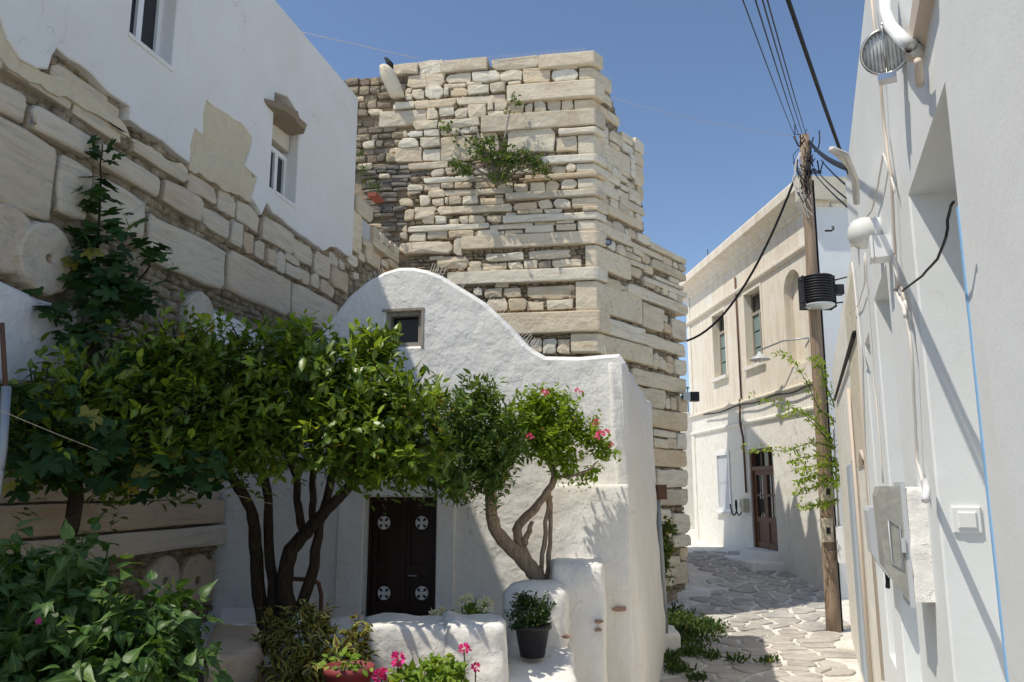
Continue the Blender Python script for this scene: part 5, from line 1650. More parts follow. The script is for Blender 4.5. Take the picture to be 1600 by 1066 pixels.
b = MB(); b.tube([FX.p(.29, fp.z + .2, 0), FX.p(.62, fp.z + .28, .02)], .014, 6); b.tube([FX.p(.29, fp.z - .22, 0), FX.p(.66, fp.z - .18, .02)], .014, 6); b.tube([FX.p(-.27, fp.z + .2, 0), FX.p(-.33, fp.z + .2, 0)], .02, 6); b.tube([FX.p(-.27, fp.z - .2, 0), FX.p(-.33, fp.z - .2, 0)], .02, 6); b.build('bolt', MAT['black_metal'], fd)
# overhead lines
def wire(p, q, r, m, label, sag=.0, n=16, name='overhead_wire'):
    b = MB(); pts = [p.lerp(q, k / n) - Vector((0, 0, sag * 4 * (k / n) * (1 - k / n))) for k in range(n + 1)]
    b.tube(pts, r, 6); o = b.build(name, MAT[m]); tag(o, label, 'cable', 'overhead wires' if name == 'overhead_wire' else None); return o
ta = TS.p(*TS.hit(1070, 533), .05)
wire(at(1243, 276, PY - .1), ta, .024, 'cable_black', 'thick black cable sagging from pole to the tower', .62, name='sagging_cable')
wire(ptop + Vector((.1, 0, -.12)), at(1345, 268, 6.2), .030, 'cable_black', 'thick dark cable from pole top to the right wall', .1)
wire(at(1283, 250, PY), at(1335, 300, 5.8), .010, 'cable_black', 'upper of three thin wires from pole to right wall', .03)
wire(at(1272, 262, PY), at(1332, 318, 5.7), .008, 'cable_black', 'middle of three thin wires from pole to right wall', .03)
wire(at(1270, 268, PY), at(1331, 330, 5.7), .008, 'cable_black', 'lowest of three thin wires from pole to right wall', .03)
wire(at(1331, 285, 5.6), at(1218, -40, 3.2), .011, 'cable_black', 'dark cable slanting up from the cable bundle past the pole', .02)
for k, (x, w) in enumerate(((1146, 'leftmost'), (1168, 'second'), (1180, 'third'), (1188, 'rightmost'))):
    wire(ptop + Vector((-.12 + .05 * k, -.05, -.25 + .08 * k)), at(x, -40, 4.5), .006 if k else .005, 'cable_black', w + ' of four thin wires rising steeply left of the pole top', .05)
wire(at(1246, 214, PY), at(955, 152, 18.5), .004, 'grey_wood', 'faint pale wire from pole top to the tower', .1)
wire(at(470, 50, 13), at(655, 92, 15), .005, 'dry_straw', 'faint pale wire above the left house roof', .0)
# lamp on the tower's far edge and small spotlight in a gap
u, z = TS.hit(1062, 620)
hl = empty('tower_lamp', TS.p(u, z), 'small dark lamp on a thin arm at the tower edge', 'lamp')
s = TS.p(u, z, 0); e = at(1080, 622, s.y)
b = MB(); b.tube([s, Vector((e.x, s.y, s.z + .02))], .016, 6); b.build('arm', MAT['black_metal'], hl)
b = MB(); FQ = Frame((e.x + .08, s.y), (1, 0), (0, -1)); b.bbox(FQ, -.10, .08, s.z - .10, s.z + .10, -.1, .1, .02); b.build('housing', MAT['black_metal'], hl)
b = MB(); b.bbox(FQ, -.26, -.105, s.z - .09, s.z + .09, -.08, .08, .01); b.build('glass', MAT['glass_lens'], hl)
u, z = TS.hit(944, 380)
sp = empty('spotlight', TS.p(u, z, .02), 'tiny black spotlight tucked in a gap at the tower corner', 'spotlight')
c = TS.p(u, z, .08); ax = Vector((.2, -1, .1)).normalized()
b = MB(); b.lathe(c, [(.0, -.1), (.05, -.1), (.06, 0), (.075, .02), (.07, .03), (.05, .02)], 14, ax); b.build('housing', MAT['black_metal'], sp)
b = MB(); b.lathe(c, [(.05, .018), (0, .02)], 14, ax); b.build('lens', MAT['zinc'], sp)

# ------------------------------------------------------------------ bird on the coping
u, z = TF.hit(609, 108)
bp = TF.p(u, z + .02, -.05)
b = MB()
prof = [(-.20, .006, -.02), (-.13, .022, .0), (-.05, .05, .04), (.02, .062, .09), (.07, .05, .15), (.10, .038, .19), (.125, .034, .215), (.15, .02, .215), (.175, .006, .205)]
pts = [bp + Vector((-d_ * .8, -.02, h + .02)) for d_, r_, h in prof]
b.tube(pts, [r_ for d_, r_, h in prof], 10)
for s_ in (-.02, .02): b.tube([bp + Vector((0, s_ - .02, .07)), bp + Vector((.01, s_ - .02, -.02))], .006, 5)
tag(b.build('bird', MAT['feather'], smooth=True), 'black bird perched beside the marble stub on the tower', 'bird')

# ------------------------------------------------------------------ pipes and posts
b = MB(); q0 = at(1040, 946, 12.4); q0.z = ground_z(q0.x, q0.y) - .05; q1 = at(1027, 768, 12.4)
sg = empty('sign_post', q0, 'bent grey metal post with a small rusty plate by the tower', 'post')
b.tube([q0, q0.lerp(q1, .5) + Vector((.01, 0, 0)), q1], .035, 10); b.build('post', MAT['zinc'], sg)
b = MB(); FQ = Frame((q1.x + .02, q1.y), (1, .3), (.3, -1)); b.bbox(FQ, -.04, .12, q1.z - .12, q1.z + .10, -.02, .05, .01); b.build('plate', MAT['rust'], sg)
b = MB(); w0 = at(1022, 930, 12.6); lump_o = lump('white_kerb', [(w0.x - .3, 12.2), (w0.x + .35, 12.4), (w0.x + .4, 13.2), (w0.x - .3, 13.2)], -.1, .28, None, r=.05, amp=.02); tag(lump_o, 'whitewashed block at the foot of the grey post', 'kerb')
k0 = gy(1110, 935); 
ks = lump('stone_step', [(k0.x - 1.2, k0.y - .15), (k0.x + .02, k0.y), (k0.x - .05, k0.y + .7), (k0.x - 1.1, k0.y + 1.0)], -.2, ground_z(k0.x, k0.y) + .14, None, r=.03, amp=.015); tag(ks, 'low whitewashed step at the tower foot in the lane', 'step')
g0 = at(8, 615, 5.2)
gp = empty('grey_pipe', (g0.x, g0.y, TZ), 'grey metal pipe standing at the far left edge', 'pipe')
b = MB(); b.tube([Vector((g0.x - .02, g0.y, TZ)), at(4, 700, 5.2), at(10, 604, 5.2)], .03, 10); b.build('lower_pipe', MAT['zinc'], gp)
b = MB(); b.tube([at(9, 608, 5.2), at(6, 560, 5.2), at(3, 505, 5.2)], .016, 8); b.build('upper_rod', MAT['rust'], gp)
wire(at(2, 642, 5.1), at(446, 792, 7.75), .0026, 'dry_straw', 'thin white line stretched from grey pipe across the trees', .06, name='clothes_line')
hp = empty('bent_handrail', at(500, 960, 8.3), 'thin dark bent handrail pipe between citrus trunks and door', 'handrail')
b = MB(); b.tube([at(430, 903, 8.5), at(465, 905, 8.4), at(488, 906, 8.3), at(498, 912, 8.3), at(502, 930, 8.3), Vector((at(502, 960, 8.3).x, 8.3, TZ))], .022, 10); b.build('rail', MAT['rust'], hp)
# ------------------------------------------------------------------ plants
def T_oval(w=.22, fold=.06, droop=.10):
    V = [(0, 0, 0), (-w, .35, fold), (w, .35, fold), (0, .35, 0), (-w * .82, .68, fold * .5), (w * .82, .68, fold * .5), (0, .68, -droop * .3), (0, 1, -droop)]
    Fc = [(0, 2, 3), (0, 3, 1), (3, 2, 5, 6), (1, 3, 6, 4), (6, 5, 7), (4, 6, 7)]
    rim = [0, 1, 1, 0, 1, 1, 0, .8]
    return V, Fc, rim
def T_heart():
    rows = [(.10, .24, .05), (.26, .31, .07), (.45, .27, .05), (.66, .18, .0), (.85, .08, -.09)]
    V = [(0, 0, 0)]; rim = [0]
    for y, w, z in rows:
        for s, q in ((-1, 1), (-.5, .5), (0, 0), (.5, .5), (1, 1)):
            V.append((s * w, y - .05 * abs(s), z + (.06 * s * s - .05) - .16 * y * y + .015 * math.sin(9 * y + 3 * s))); rim.append(q)
    V.append((0, 1.08, -.30)); rim.append(.6)
    Fc = [(0, 3, 2), (0, 4, 3), (0, 2, 1), (0, 5, 4)]
    for k in range(4):
        for i in range(4):
            a = 1 + k * 5 + i
            Fc.append((a, a + 1, a + 6, a + 5))
    t = len(V) - 1
    Fc += [(21 + i, 22 + i, t) for i in range(4)]
    return V, Fc, rim
def T_fig():
    half = [(.10, .02), (.28, .0), (.50, .16), (.34, .30), (.24, .36), (.44, .50), (.56, .72), (.32, .70), (.17, .62), (.20, .84), (.10, 1.02)]
    P = [(0, .06)] + half + [(0, 1.1)] + [(-x, y) for x, y in reversed(half)]
    V = [(x, y, .04 - .16 * ((y - .4) ** 2 + x * x)) for x, y in P] + [(0, .42, 0)]
    n = len(P)
    return V, [(n, i, (i + 1) % n) for i in range(n)], [1] * n + [0]
def T_petal():
    V = [(0, 0, 0), (-.30, .6, .05), (0, 1, .0), (.30, .6, .05)]
    return V, [(0, 3, 2, 1)], [0, 0, 0, 0]
def T_blade():
    V = [(-.035, 0, 0), (.035, 0, 0), (.03, .5, .04), (-.03, .5, .04), (0, 1, -.06)]
    return V, [(0, 1, 2, 3), (3, 2, 4)], [0] * 5

def unit(a): return a / np.maximum(np.linalg.norm(a, axis=1, keepdims=True), 1e-6)
def leaf_mesh(name, tmpl, pos, axis, up, size, tone, m, parent, kind=None):
    V, Fc, rim = tmpl
    V = np.array(V, float); nv = len(V); N_ = len(pos)
    axis = unit(axis); side = unit(np.cross(axis, up)); nrm = np.cross(side, axis)
    X = (pos[:, None, :] + size[:, None, None] * (V[None, :, 0, None] * side[:, None, :] + V[None, :, 1, None] * axis[:, None, :] + V[None, :, 2, None] * nrm[:, None, :])).reshape(-1, 3)
    org = Vector((float(X[:, 0].mean()), float(X[:, 1].mean()), float(X[:, 2].min())))
    X = X - np.array(org)
    lens = np.array([len(f) for f in Fc]); flat = np.concatenate([np.array(f) for f in Fc])
    idx = (flat[None, :] + (np.arange(N_) * nv)[:, None]).ravel()
    tot = np.tile(lens, N_); start = np.concatenate([[0], np.cumsum(tot)[:-1]])
    me = bpy.data.meshes.new(name)
    me.vertices.add(len(X)); me.vertices.foreach_set('co', X.ravel().astype(np.float32))
    me.loops.add(len(idx)); me.loops.foreach_set('vertex_index', idx.astype(np.int32))
    me.polygons.add(len(tot)); me.polygons.foreach_set('loop_start', start.astype(np.int32)); me.polygons.foreach_set('loop_total', tot.astype(np.int32))
    me.update(calc_edges=True)
    a = me.attributes.new('tone', 'FLOAT', 'POINT'); a.data.foreach_set('value', np.repeat(tone, nv).astype(np.float32))
    a = me.attributes.new('rim', 'FLOAT', 'POINT'); a.data.foreach_set('value', np.tile(np.array(rim), N_).astype(np.float32))
    me.polygons.foreach_set('use_smooth', [True] * len(tot))
    o = put(name, me, MAT[m], parent, org)
    if kind: o['kind'] = kind
    return o

def crown_leaves(lobes, n_tw, per, L, size, seed, up=.45, shell=(.45, 1.0), droop=.25, spread=.9, tone_up=True):
    """leaves set along short twigs spread through ellipsoids (cx,cy,cz,rx,ry,rz)"""
    rng = np.random.default_rng(seed)
    lob = np.array(lobes, float)
    vol = lob[:, 3] * lob[:, 4] * lob[:, 5]; pr = vol ** .8; pr /= pr.sum()
    k = rng.choice(len(lob), n_tw, p=pr)
    d = unit(rng.normal(size=(n_tw, 3)))
    r = rng.uniform(shell[0] ** 2, shell[1] ** 2, n_tw) ** .5
    r = np.where((rng.random(n_tw) < .10) & (d[:, 2] > .1), r * rng.uniform(1.05, 1.3, n_tw), r)     # long shoots break the outline
    tip = lob[k, :3] + lob[k, 3:] * d * r[:, None]
    td = unit(d * .7 + np.array([0, 0, up]) + rng.normal(size=(n_tw, 3)) * .35)
    ttone = rng.uniform(0, 1, n_tw)
    n = n_tw * per
    t = np.tile(np.linspace(0, 1, per), n_tw)
    I = np.repeat(np.arange(n_tw), per)
    pos = tip[I] - td[I] * (t * L * rng.uniform(.7, 1.3, n))[:, None] + rng.normal(size=(n, 3)) * L * .06
    rad = unit(rng.normal(size=(n, 3))); rad = unit(rad - td[I] * (rad * td[I]).sum(1, keepdims=True))
    ax = td[I] * (1.0 - .75 * t)[:, None] + rad * spread + np.array([0, 0, -droop]) * t[:, None]
    upv = unit(np.array([0, 0, 1.0]) + td[I] * .5 + rng.normal(size=(n, 3)) * .45)
    sz = size * rng.uniform(.45, 1.25, n) * (.65 + .35 * np.sin(np.pi * np.clip(t * .9 + .1, 0, 1)))
    # young growth at the twig tips is lighter
    tone = np.clip(.12 + .35 * rng.random(n) + .55 * (ttone[I] > .68) * (1 - t) + .25 * (1 - t) * ttone[I], 0, .93)
    tone = np.where(rng.random(n) < .012, 1.0, tone)
    return pos, ax, upv, sz, tone, tip

def lobes_px(L):
    out = []
    for x, y, Y, rx, ry, rd in L:
        c = at(x, y, Y); s = Y / FPX
        out.append((c.x, c.y, c.z, rx * s, rd, ry * s))
    return out

def branch(mb, pts, r0, r1, n=9, wob=.01, sub=4):
    P = [Vector(p) for p in pts]
    out = []
    m = len(P)
    for i in range(m - 1):
        p0 = P[max(i - 1, 0)]; p1 = P[i]; p2 = P[i + 1]; p3 = P[min(i + 2, m - 1)]
        for k in range(sub):
            t = k / sub
            q = .5 * ((2 * p1) + (p2 - p0) * t + (2 * p0 - 5 * p1 + 4 * p2 - p3) * t * t + (3 * p1 - p0 - 3 * p2 + p3) * t ** 3)
            out.append(q + Vector([random.uniform(-wob, wob) for _ in range(3)]))
    out.append(P[-1])
    N_ = len(out)
    mb.tube(out, [(r0 + (r1 - r0) * k / (N_ - 1)) * random.uniform(.93, 1.08) for k in range(N_)], n)

# ---- citrus tree with several stems
base = at(437, 990, 8.0); base.z = TZ
ct = empty('citrus_tree', base, 'broad dark green citrus tree on several dark trunks before the chapel', 'tree')
b = MB()
B0 = [at(448, 985, 8.0), at(425, 985, 8.05), at(410, 985, 8.1)]
branch(b, [at(455, 1000, 7.95), at(446, 930, 7.95), at(450, 872, 7.9), at(480, 830, 7.8), at(510, 798, 7.6), at(548, 755, 7.4), at(590, 690, 7.2)], 0.090, 0.035)
branch(b, [at(455, 985, 8.0), at(485, 905, 8.0), at(500, 820, 7.95), at(520, 740, 7.8), at(545, 660, 7.7)], 0.059, 0.031)
branch(b, [at(475, 838, 7.85), at(466, 790, 7.8), at(462, 745, 7.75), at(440, 680, 7.6)], 0.042, 0.028)
branch(b, [at(425, 1000, 8.0), at(428, 930, 8.0), at(420, 840, 7.95), at(418, 770, 7.8), at(400, 690, 7.6)], 0.059, 0.035)
branch(b, [at(418, 1005, 8.0), at(404, 930, 8.0), at(400, 850, 7.95), at(392, 795, 7.8), at(365, 750, 7.5), at(300, 690, 7.1)], 0.073, 0.038)
branch(b, [at(490, 815, 7.75), at(488, 770, 7.7), at(490, 720, 7.6), at(505, 650, 7.5)], 0.035, 0.024)
b.build('trunk', MAT['bark'], ct)
CL = [(75, 690, 5.9, 90, 70, .5), (60, 640, 5.9, 70, 55, .4), (170, 610, 6.5, 120, 90, .6), (190, 700, 6.4, 120, 75, .6), (280, 560, 7.0, 110, 80, .7), (300, 660, 6.9, 130, 100, .8), (400, 570, 7.2, 110, 75, .8), (420, 660, 7.2, 120, 90, .9),
      (530, 590, 7.2, 105, 85, .8), (560, 670, 7.1, 105, 85, .9), (630, 620, 7.1, 75, 60, .7), (640, 700, 7.0, 80, 55, .7), (475, 540, 7.4, 70, 45, .5), (585, 540, 7.3, 45, 45, .4), (590, 720, 7.0, 60, 45, .5)]
lb = lobes_px(CL)
tips_all = []
pos, ax, upv, sz, tone, tips = crown_leaves(lb, 1650, 13, .30, .130, 1, up=.5, droop=.5, shell=(.35, 1.02))
leaf_mesh('crown', T_oval(.21), pos, ax, upv, sz, tone, 'leaf_citrus', ct)
b = MB()
lbv = [Vector(l[:3]) for l in lb]
for t in tips[::3]:
    t = Vector(t); c = min(lbv, key=lambda q: (q - t).length)
    b.tube([c, c.lerp(t, .5) + Vector((0, 0, -.03)), t], [.016, .010, .004], 5)
b.build('twigs', MAT['bark'], ct)
tag(ct.children[-1], kind='stuff')
# ---- lemon tree on the right (joins the crown above the door)
lt = empty('lemon_tree', at(846, 912, 8.25), 'small leafy tree with pale forked trunk above the pot bench', 'tree')
b = MB()
branch(b, [at(850, 935, 8.25), at(838, 900, 8.20), at(815, 872, 8.15), at(786, 845, 8.10), at(769, 815, 8.05), at(768, 780, 7.95), at(760, 735, 7.75), at(745, 690, 7.65)], .085, .045)
b.build('trunk', MAT['bark_pale'], lt)
LB = lobes_px([(735, 660, 7.70, 75, 65, .5), (775, 690, 7.70, 55, 55, .45), (715, 725, 7.60, 60, 55, .5), (750, 615, 7.75, 40, 35, .3), (770, 740, 7.65, 40, 35, .3)])
pos, ax, upv, sz, tone, tips = crown_leaves(LB, 420, 15, .26, .105, 2, up=.45, droop=.4)
leaf_mesh('crown', T_oval(.17), pos, ax, upv, sz, tone, 'leaf_lemon', lt)
# ---- hibiscus standard with bright leaves and pink flowers
ht = empty('hibiscus_tree', at(850, 912, 8.0), 'light green flowering tree with pink blossoms beside chapel corner', 'tree')
b = MB()
branch(b, [at(848, 930, 8.40), at(818, 862, 8.30), at(808, 828, 8.25), at(830, 800, 8.15), at(855, 770, 8.10), at(865, 745, 8.05), at(855, 705, 8.00), at(845, 670, 7.95)], .055, .026)
branch(b, [at(862, 748, 8.05), at(885, 745, 7.95), at(910, 740, 7.85), at(935, 720, 7.80)], .018, .008)
branch(b, [at(818, 850, 8.27), at(824, 835, 8.25), at(832, 815, 8.30)], .04, .02)
for dx in (0, 8):
    branch(b, [at(846 + dx, 912, 8.25), at(850 + dx, 850, 8.25), at(856 + dx * .6, 790, 8.25), at(858, 770, 8.25)], .026, .02)
b.build('trunk', MAT['bark_pale'], ht)
HB = lobes_px([(815, 655, 7.95, 52, 42, .3), (865, 645, 8.0, 56, 40, .3), (908, 672, 8.0, 42, 34, .26), (855, 690, 7.95, 50, 34, .28), (938, 698, 8.0, 26, 22, .18), (850, 622, 8.0, 40, 20, .2), (900, 737, 8.0, 46, 11, .16), (880, 718, 8.0, 38, 16, .2), (790, 690, 7.9, 34, 34, .25), (925, 735, 8.0, 20, 12, .15)])
pos, ax, upv, sz, tone, tips = crown_leaves(HB, 460, 14, .21, .066, 3, up=.4, droop=.3)
leaf_mesh('crown', T_oval(.30), pos, ax, upv, sz, tone, 'leaf_light', ht)
def umbel(c, r, m, parent, n=40, seed=0, name='flower_head'):
    rng = np.random.default_rng(seed)
    d = unit(rng.normal(size=(n, 3)) + np.array([0, -.2, .5]))
    pos = np.array(c) + d * r * .45 * np.array([1, 1, .7])
    return leaf_mesh(name, T_petal(), pos, d + rng.normal(size=(n, 3)) * .4, rng.normal(size=(n, 3)), rng.uniform(.5, .9, n) * r, rng.random(n), m, parent)
def blossom(c, r, m, parent, npet=6, name='blossom', seed=0, toward=(0, -1, .3)):
    rng = np.random.default_rng(seed)
    a = np.array(Vector(toward).normalized()); s = np.cross(a, [0, 0, 1]); s /= np.linalg.norm(s); t = np.cross(s, a)
    th = np.arange(npet) * 2 * np.pi / npet + rng.random()
    ax = np.cos(th)[:, None] * s + np.sin(th)[:, None] * t + a * .45
    ax = ax + rng.normal(size=ax.shape) * .12
    P = np.tile(np.array(c), (npet, 1)); U = np.tile(a, (npet, 1))
    return leaf_mesh(name, T_petal(), P, ax, U, np.full(npet, r), rng.random(npet), m, parent)
for k, (x, y, r) in enumerate([(852, 614, .07), (902, 610, .045), (826, 683, .075), (931, 660, .06), (938, 680, .085), (946, 676, .07), (955, 695, .05), (908, 613, .035)]):
    umbel(at(x, y, 7.7), r * .62, 'petal_pink', ht, 30, seed=50 + k, name='blossom')
# ---- fig climbing the left wall
fg = empty('fig_tree', Vector((at(110, 800, 6.2).x, 6.2, TZ)), 'dark fig tree with lobed leaves growing up the marble wall', 'tree')
b = MB()
FT = [at(110, 830, 6.0), at(125, 720, 6.3), at(140, 600, 6.6), at(150, 480, 6.85), at(152, 380, 6.95), at(156, 300, 7.0), at(160, 225, 7.0)]
branch(b, FT[:3], .06, .03); branch(b, FT[2:], .024, .006)
branch(b, [at(140, 560, 6.65), at(190, 470, 6.9), at(235, 415, 7.0)], .03, .008)
branch(b, [at(125, 720, 6.3), at(60, 660, 5.8), at(30, 610, 5.7)], .04, .012)
branch(b, [at(125, 720, 6.3), at(220, 690, 6.4), at(300, 690, 6.6)], .04, .012)
b.build('trunk', MAT['bark'], fg)
rng = np.random.default_rng(5)
spots = []
for (x, y, Y, rx, ry, rd, n) in [(158, 232, 6.95, 22, 22, .08, 9), (155, 300, 6.92, 32, 30, .1, 18), (148, 365, 6.85, 46, 34, .12, 30), (160, 420, 6.8, 64, 38, .15, 48), (180, 465, 6.75, 74, 38, .2, 56), (130, 500, 6.6, 60, 48, .2, 44), (240, 405, 6.9, 25, 22, .1, 9), (205, 350, 6.9, 18, 22, .1, 7),
                                 (60, 625, 5.6, 60, 50, .3, 30), (110, 700, 5.9, 110, 60, .4, 70), (250, 735, 6.2, 110, 42, .4, 60), (40, 720, 5.5, 60, 50, .3, 36), (170, 590, 6.4, 90, 50, .3, 24)]:
    c = np.array(at(x, y, Y)); s = Y / FPX
    q = np.clip(rng.normal(size=(n, 3)), -1.5, 1.5) * .55 * np.array([rx * s, rd, ry * s]) + c
    spots.append(q)
pos = np.concatenate(spots); n = len(pos)
ax = np.stack([rng.normal(size=n) * .8 + .25, rng.normal(size=n) * .5 - .3, rng.normal(size=n) * .35 - .25], 1)
upv = np.stack([rng.normal(size=n) * .4 + .3, rng.normal(size=n) * .4 - .6, np.ones(n) * .8], 1)
leaf_mesh('crown', T_fig(), pos, ax, upv, rng.uniform(.09, .20, n), rng.random(n), 'leaf_fig', fg)
# ---- shrub with hanging leaves at the lower left
sb = empty('leafy_shrub', Vector((at(120, 1000, 4.3).x, 4.3, TZ)), 'large dark shrub with drooping pointed leaves, lower left corner', 'shrub')
SB = lobes_px([(90, 900, 4.5, 100, 70, .5), (40, 960, 4.1, 120, 110, .5), (170, 960, 4.2, 120, 90, .5), (240, 985, 4.3, 80, 65, .4), (120, 1040, 3.9, 180, 80, .5), (288, 1015, 4.5, 36, 34, .25), (95, 858, 4.6, 45, 32, .25), (20, 900, 4.5, 60, 50, .3), (230, 1040, 4.1, 110, 60, .4)])
pos, ax, upv, sz, tone, tips = crown_leaves(SB, 300, 10, .22, .115, 6, up=.55, droop=1.0, spread=.8, shell=(.5, 1))
ax[:, 2] -= .35
leaf_mesh('crown', T_heart(), pos, ax, upv, sz * 1.05, np.clip(tone * .8, 0, 1), 'leaf_shrub', sb)
b = MB()
rt = Vector((at(120, 1000, 4.3).x, 4.3, TZ))
for t in tips[::4]:
    t = Vector(t); b.tube([rt + Vector((random.uniform(-.3, .3), random.uniform(-.2, .2), 0)), rt.lerp(t, .6) + Vector((0, 0, .1)), t], [.014, .01, .004], 5)
tag(b.build('stems', MAT['stem_green'], sb), kind='stuff')
sel = tips[(tips[:, 2] > np.percentile(tips[:, 2], 55))][:26]
rng = np.random.default_rng(8)
pp = np.repeat(sel, 4, axis=0) + rng.normal(size=(len(sel) * 4, 3)) * .02
leaf_mesh('buds', T_oval(.12), pp, rng.normal(size=pp.shape) * .6 + np.array([0, -.3, .7]), np.tile([0, -1, .3], (len(pp), 1)), rng.uniform(.03, .055, len(pp)), rng.uniform(.8, 1, len(pp)), 'leaf_geranium', sb, 'stuff')
blossom(at(62, 971, 3.75), .022, 'petal_magenta', sb, 5, seed=3)
# ---- coleus
cb = empty('coleus_bush', Vector((at(485, 1050, 6.1).x, 6.1, TZ)), 'coleus bush with maroon leaves edged in yellow green', 'shrub')
CB = lobes_px([(480, 1000, 6.2, 55, 50, .3), (500, 1035, 6.0, 70, 45, .35), (545, 1005, 6.1, 38, 40, .25), (425, 985, 6.5, 28, 45, .2), (490, 960, 6.25, 30, 20, .2), (450, 1040, 6.1, 50, 40, .3)])
pos, ax, upv, sz, tone, tips = crown_leaves(CB, 130, 9, .16, .10, 9, up=.7, droop=.8, spread=.9)
leaf_mesh('crown', T_heart(), pos, ax, upv, sz, tone, 'leaf_coleus', cb)
b = MB(); rt = Vector((at(485, 1050, 6.1).x, 6.1, TZ))
for t in tips[::4]:
    t = Vector(t); b.tube([rt + Vector((random.uniform(-.2, .2), random.uniform(-.1, .1), 0)), rt.lerp(t, .6), t], [.010, .008, .004], 5)
tag(b.build('stems', MAT['stem_green'], cb), kind='stuff')
# ---- pots
def pot(name, c, r0, r1, h, m, parent, rim=.012):
    b = MB(); b.lathe(c, [(0.001, 0), (r0, 0), (r0 + (r1 - r0) * .85, h * .85), (r1 + rim, h * .87), (r1 + rim, h), (r1, h), (r1 - .01, h * .88), (0.001, h * .86)], 28)
    return b.build(name, MAT[m], parent)
pc = at(545, 1066, 5.6)
rp = empty('red_pot', Vector((pc.x, 5.6, TZ)), 'dark red plastic flower pot in front of the coleus', 'pot')
zt = at(545, 1040, 5.6).z
pot('vessel', Vector((pc.x, 5.6, TZ)), .11, .155, zt - TZ, 'terracotta', rp)
b = MB(); b.lathe(Vector((pc.x, 5.6, zt - .03)), [(.145, 0), (0.001, .015)], 20); b.build('soil', MAT['soil'], rp)
rng = np.random.default_rng(10)
def tuft(name, c, r, h, n, size, tmpl, m, parent, seed, flat=.5, kind=None):
    rng = np.random.default_rng(seed)
    pos = np.array(c) + rng.normal(size=(n, 3)) * np.array([r, r, h]) * .5
    pos[:, 2] = np.maximum(pos[:, 2], c[2] - h * .6)
    ax = unit(pos - np.array(c) + np.array([0, 0, h * .2])) + rng.normal(size=(n, 3)) * .5
    up = np.tile([0, -.3, 1.0], (n, 1)) + rng.normal(size=(n, 3)) * .4
    return leaf_mesh(name, tmpl, pos, ax, up, rng.uniform(.6, 1.1, n) * size, rng.random(n), m, parent, kind)
su = empty('pot_seedling', Vector((pc.x - .03, 5.55, zt - .02)), 'yellow green seedling in the dark red pot', 'plant')
tuft('foliage', (pc.x - .03, 5.55, zt + .03), .15, .06, 60, .06, T_oval(.32), 'leaf_geranium', su, 11)
b = MB()
for k in range(10):
    s = Vector((pc.x + random.uniform(-.06, .05), 5.55 + random.uniform(-.05, .05), zt - .03)); b.tube([s, s + Vector((random.uniform(-.03, .03), 0, .07))], .004, 5)
b.build('stem', MAT['stem_green'], su)
# black pot with basil on the bench
pb_ = Vector((at(832, 1020, 7.25).x, 7.25, LZ - .01))
bk = empty('black_pot', pb_, 'black plastic pot standing on the white bench', 'pot')
hpot = at(832, 975, 7.2).z - LZ
pot('vessel', pb_, .105, .155, hpot, 'pot_black', bk)
b = MB(); b.lathe(pb_ + Vector((0, 0, hpot * .85)), [(.15, 0), (0.001, .015)], 20); b.build('soil', MAT['soil'], bk)
bs = empty('basil_plant', pb_ + Vector((0, 0, hpot * .86)), 'bushy small-leaved basil in the black pot', 'plant')
BL = lobes_px([(828, 955, 7.2, 34, 26, .2), (805, 962, 7.2, 18, 18, .12), (848, 948, 7.2, 18, 24, .12), (820, 935, 7.2, 18, 16, .1)])
pos, ax, upv, sz, tone, tips = crown_leaves(BL, 240, 12, .10, .034, 12, up=.8, droop=.1)
leaf_mesh('crown', T_oval(.28), pos, ax, upv, sz, tone, 'leaf_basil', bs)
b = MB()
for t in tips[::8]:
    t = Vector(t); b.tube([pb_ + Vector((random.uniform(-.06, .06), 0, hpot * .85)), t], [.005, .002], 4)
tag(b.build('stems', MAT['stem_green'], bs), kind='stuff')
# ---- geraniums
gr = empty('pink_geranium', Vector((at(670, 1060, 5.6).x, 5.6, TZ)), 'bright green geranium with crimson flower heads at the bottom', 'plant')
GL = lobes_px([(672, 1050, 5.6, 60, 26, .25), (700, 1045, 5.55, 30, 22, .2), (640, 1058, 5.6, 35, 18, .2)])
pos, ax, upv, sz, tone, tips = crown_leaves(GL, 70, 7, .10, .085, 14, up=.8, droop=.3, shell=(.2, 1))
leaf_mesh('crown', T_heart(), pos, ax, upv, sz, tone, 'leaf_geranium', gr)
b = MB()
for k, (x, y, r) in enumerate([(622, 1029, .055), (726, 1015, .045), (743, 1043, .035), (592, 1058, .05), (596, 1050, .04)]):
    h_ = at(x, y, 5.55); umbel(h_, r, 'petal_magenta', gr, 46, seed=20 + k)
    b.tube([Vector((h_.x + (at(670, 1060, 5.6).x - h_.x) * .5, 5.58, TZ)), Vector((h_.x, 5.56, h_.z - .15)), h_], .005, 5)
b.build('stem', MAT['stem_green'], gr)
wg = empty('white_geranium', at(730, 968, 7.7), 'white flowering geranium behind the low wall by the door', 'plant')
wg.location.z = TZ
GL = lobes_px([(725, 962, 7.7, 34, 9, .15), (745, 952, 7.6, 20, 14, .15)])
pos, ax, upv, sz, tone, tips = crown_leaves(GL, 36, 7, .08, .075, 15, up=.8, droop=.3, shell=(.2, 1))
leaf_mesh('crown', T_heart(), pos, ax, upv, sz, tone, 'leaf_geranium', wg)
b = MB()
for k, (x, y, r) in enumerate([(722, 940, .06), (733, 935, .05), (758, 946, .085), (680, 962, .07), (690, 958, .06), (713, 960, .05)]):
    h_ = at(x, y, 7.6); umbel(h_, r, 'petal_white', wg, 50, seed=30 + k); b.tube([Vector((h_.x, 7.65, TZ)), h_], .005, 5)
b.build('stem', MAT['stem_green'], wg)
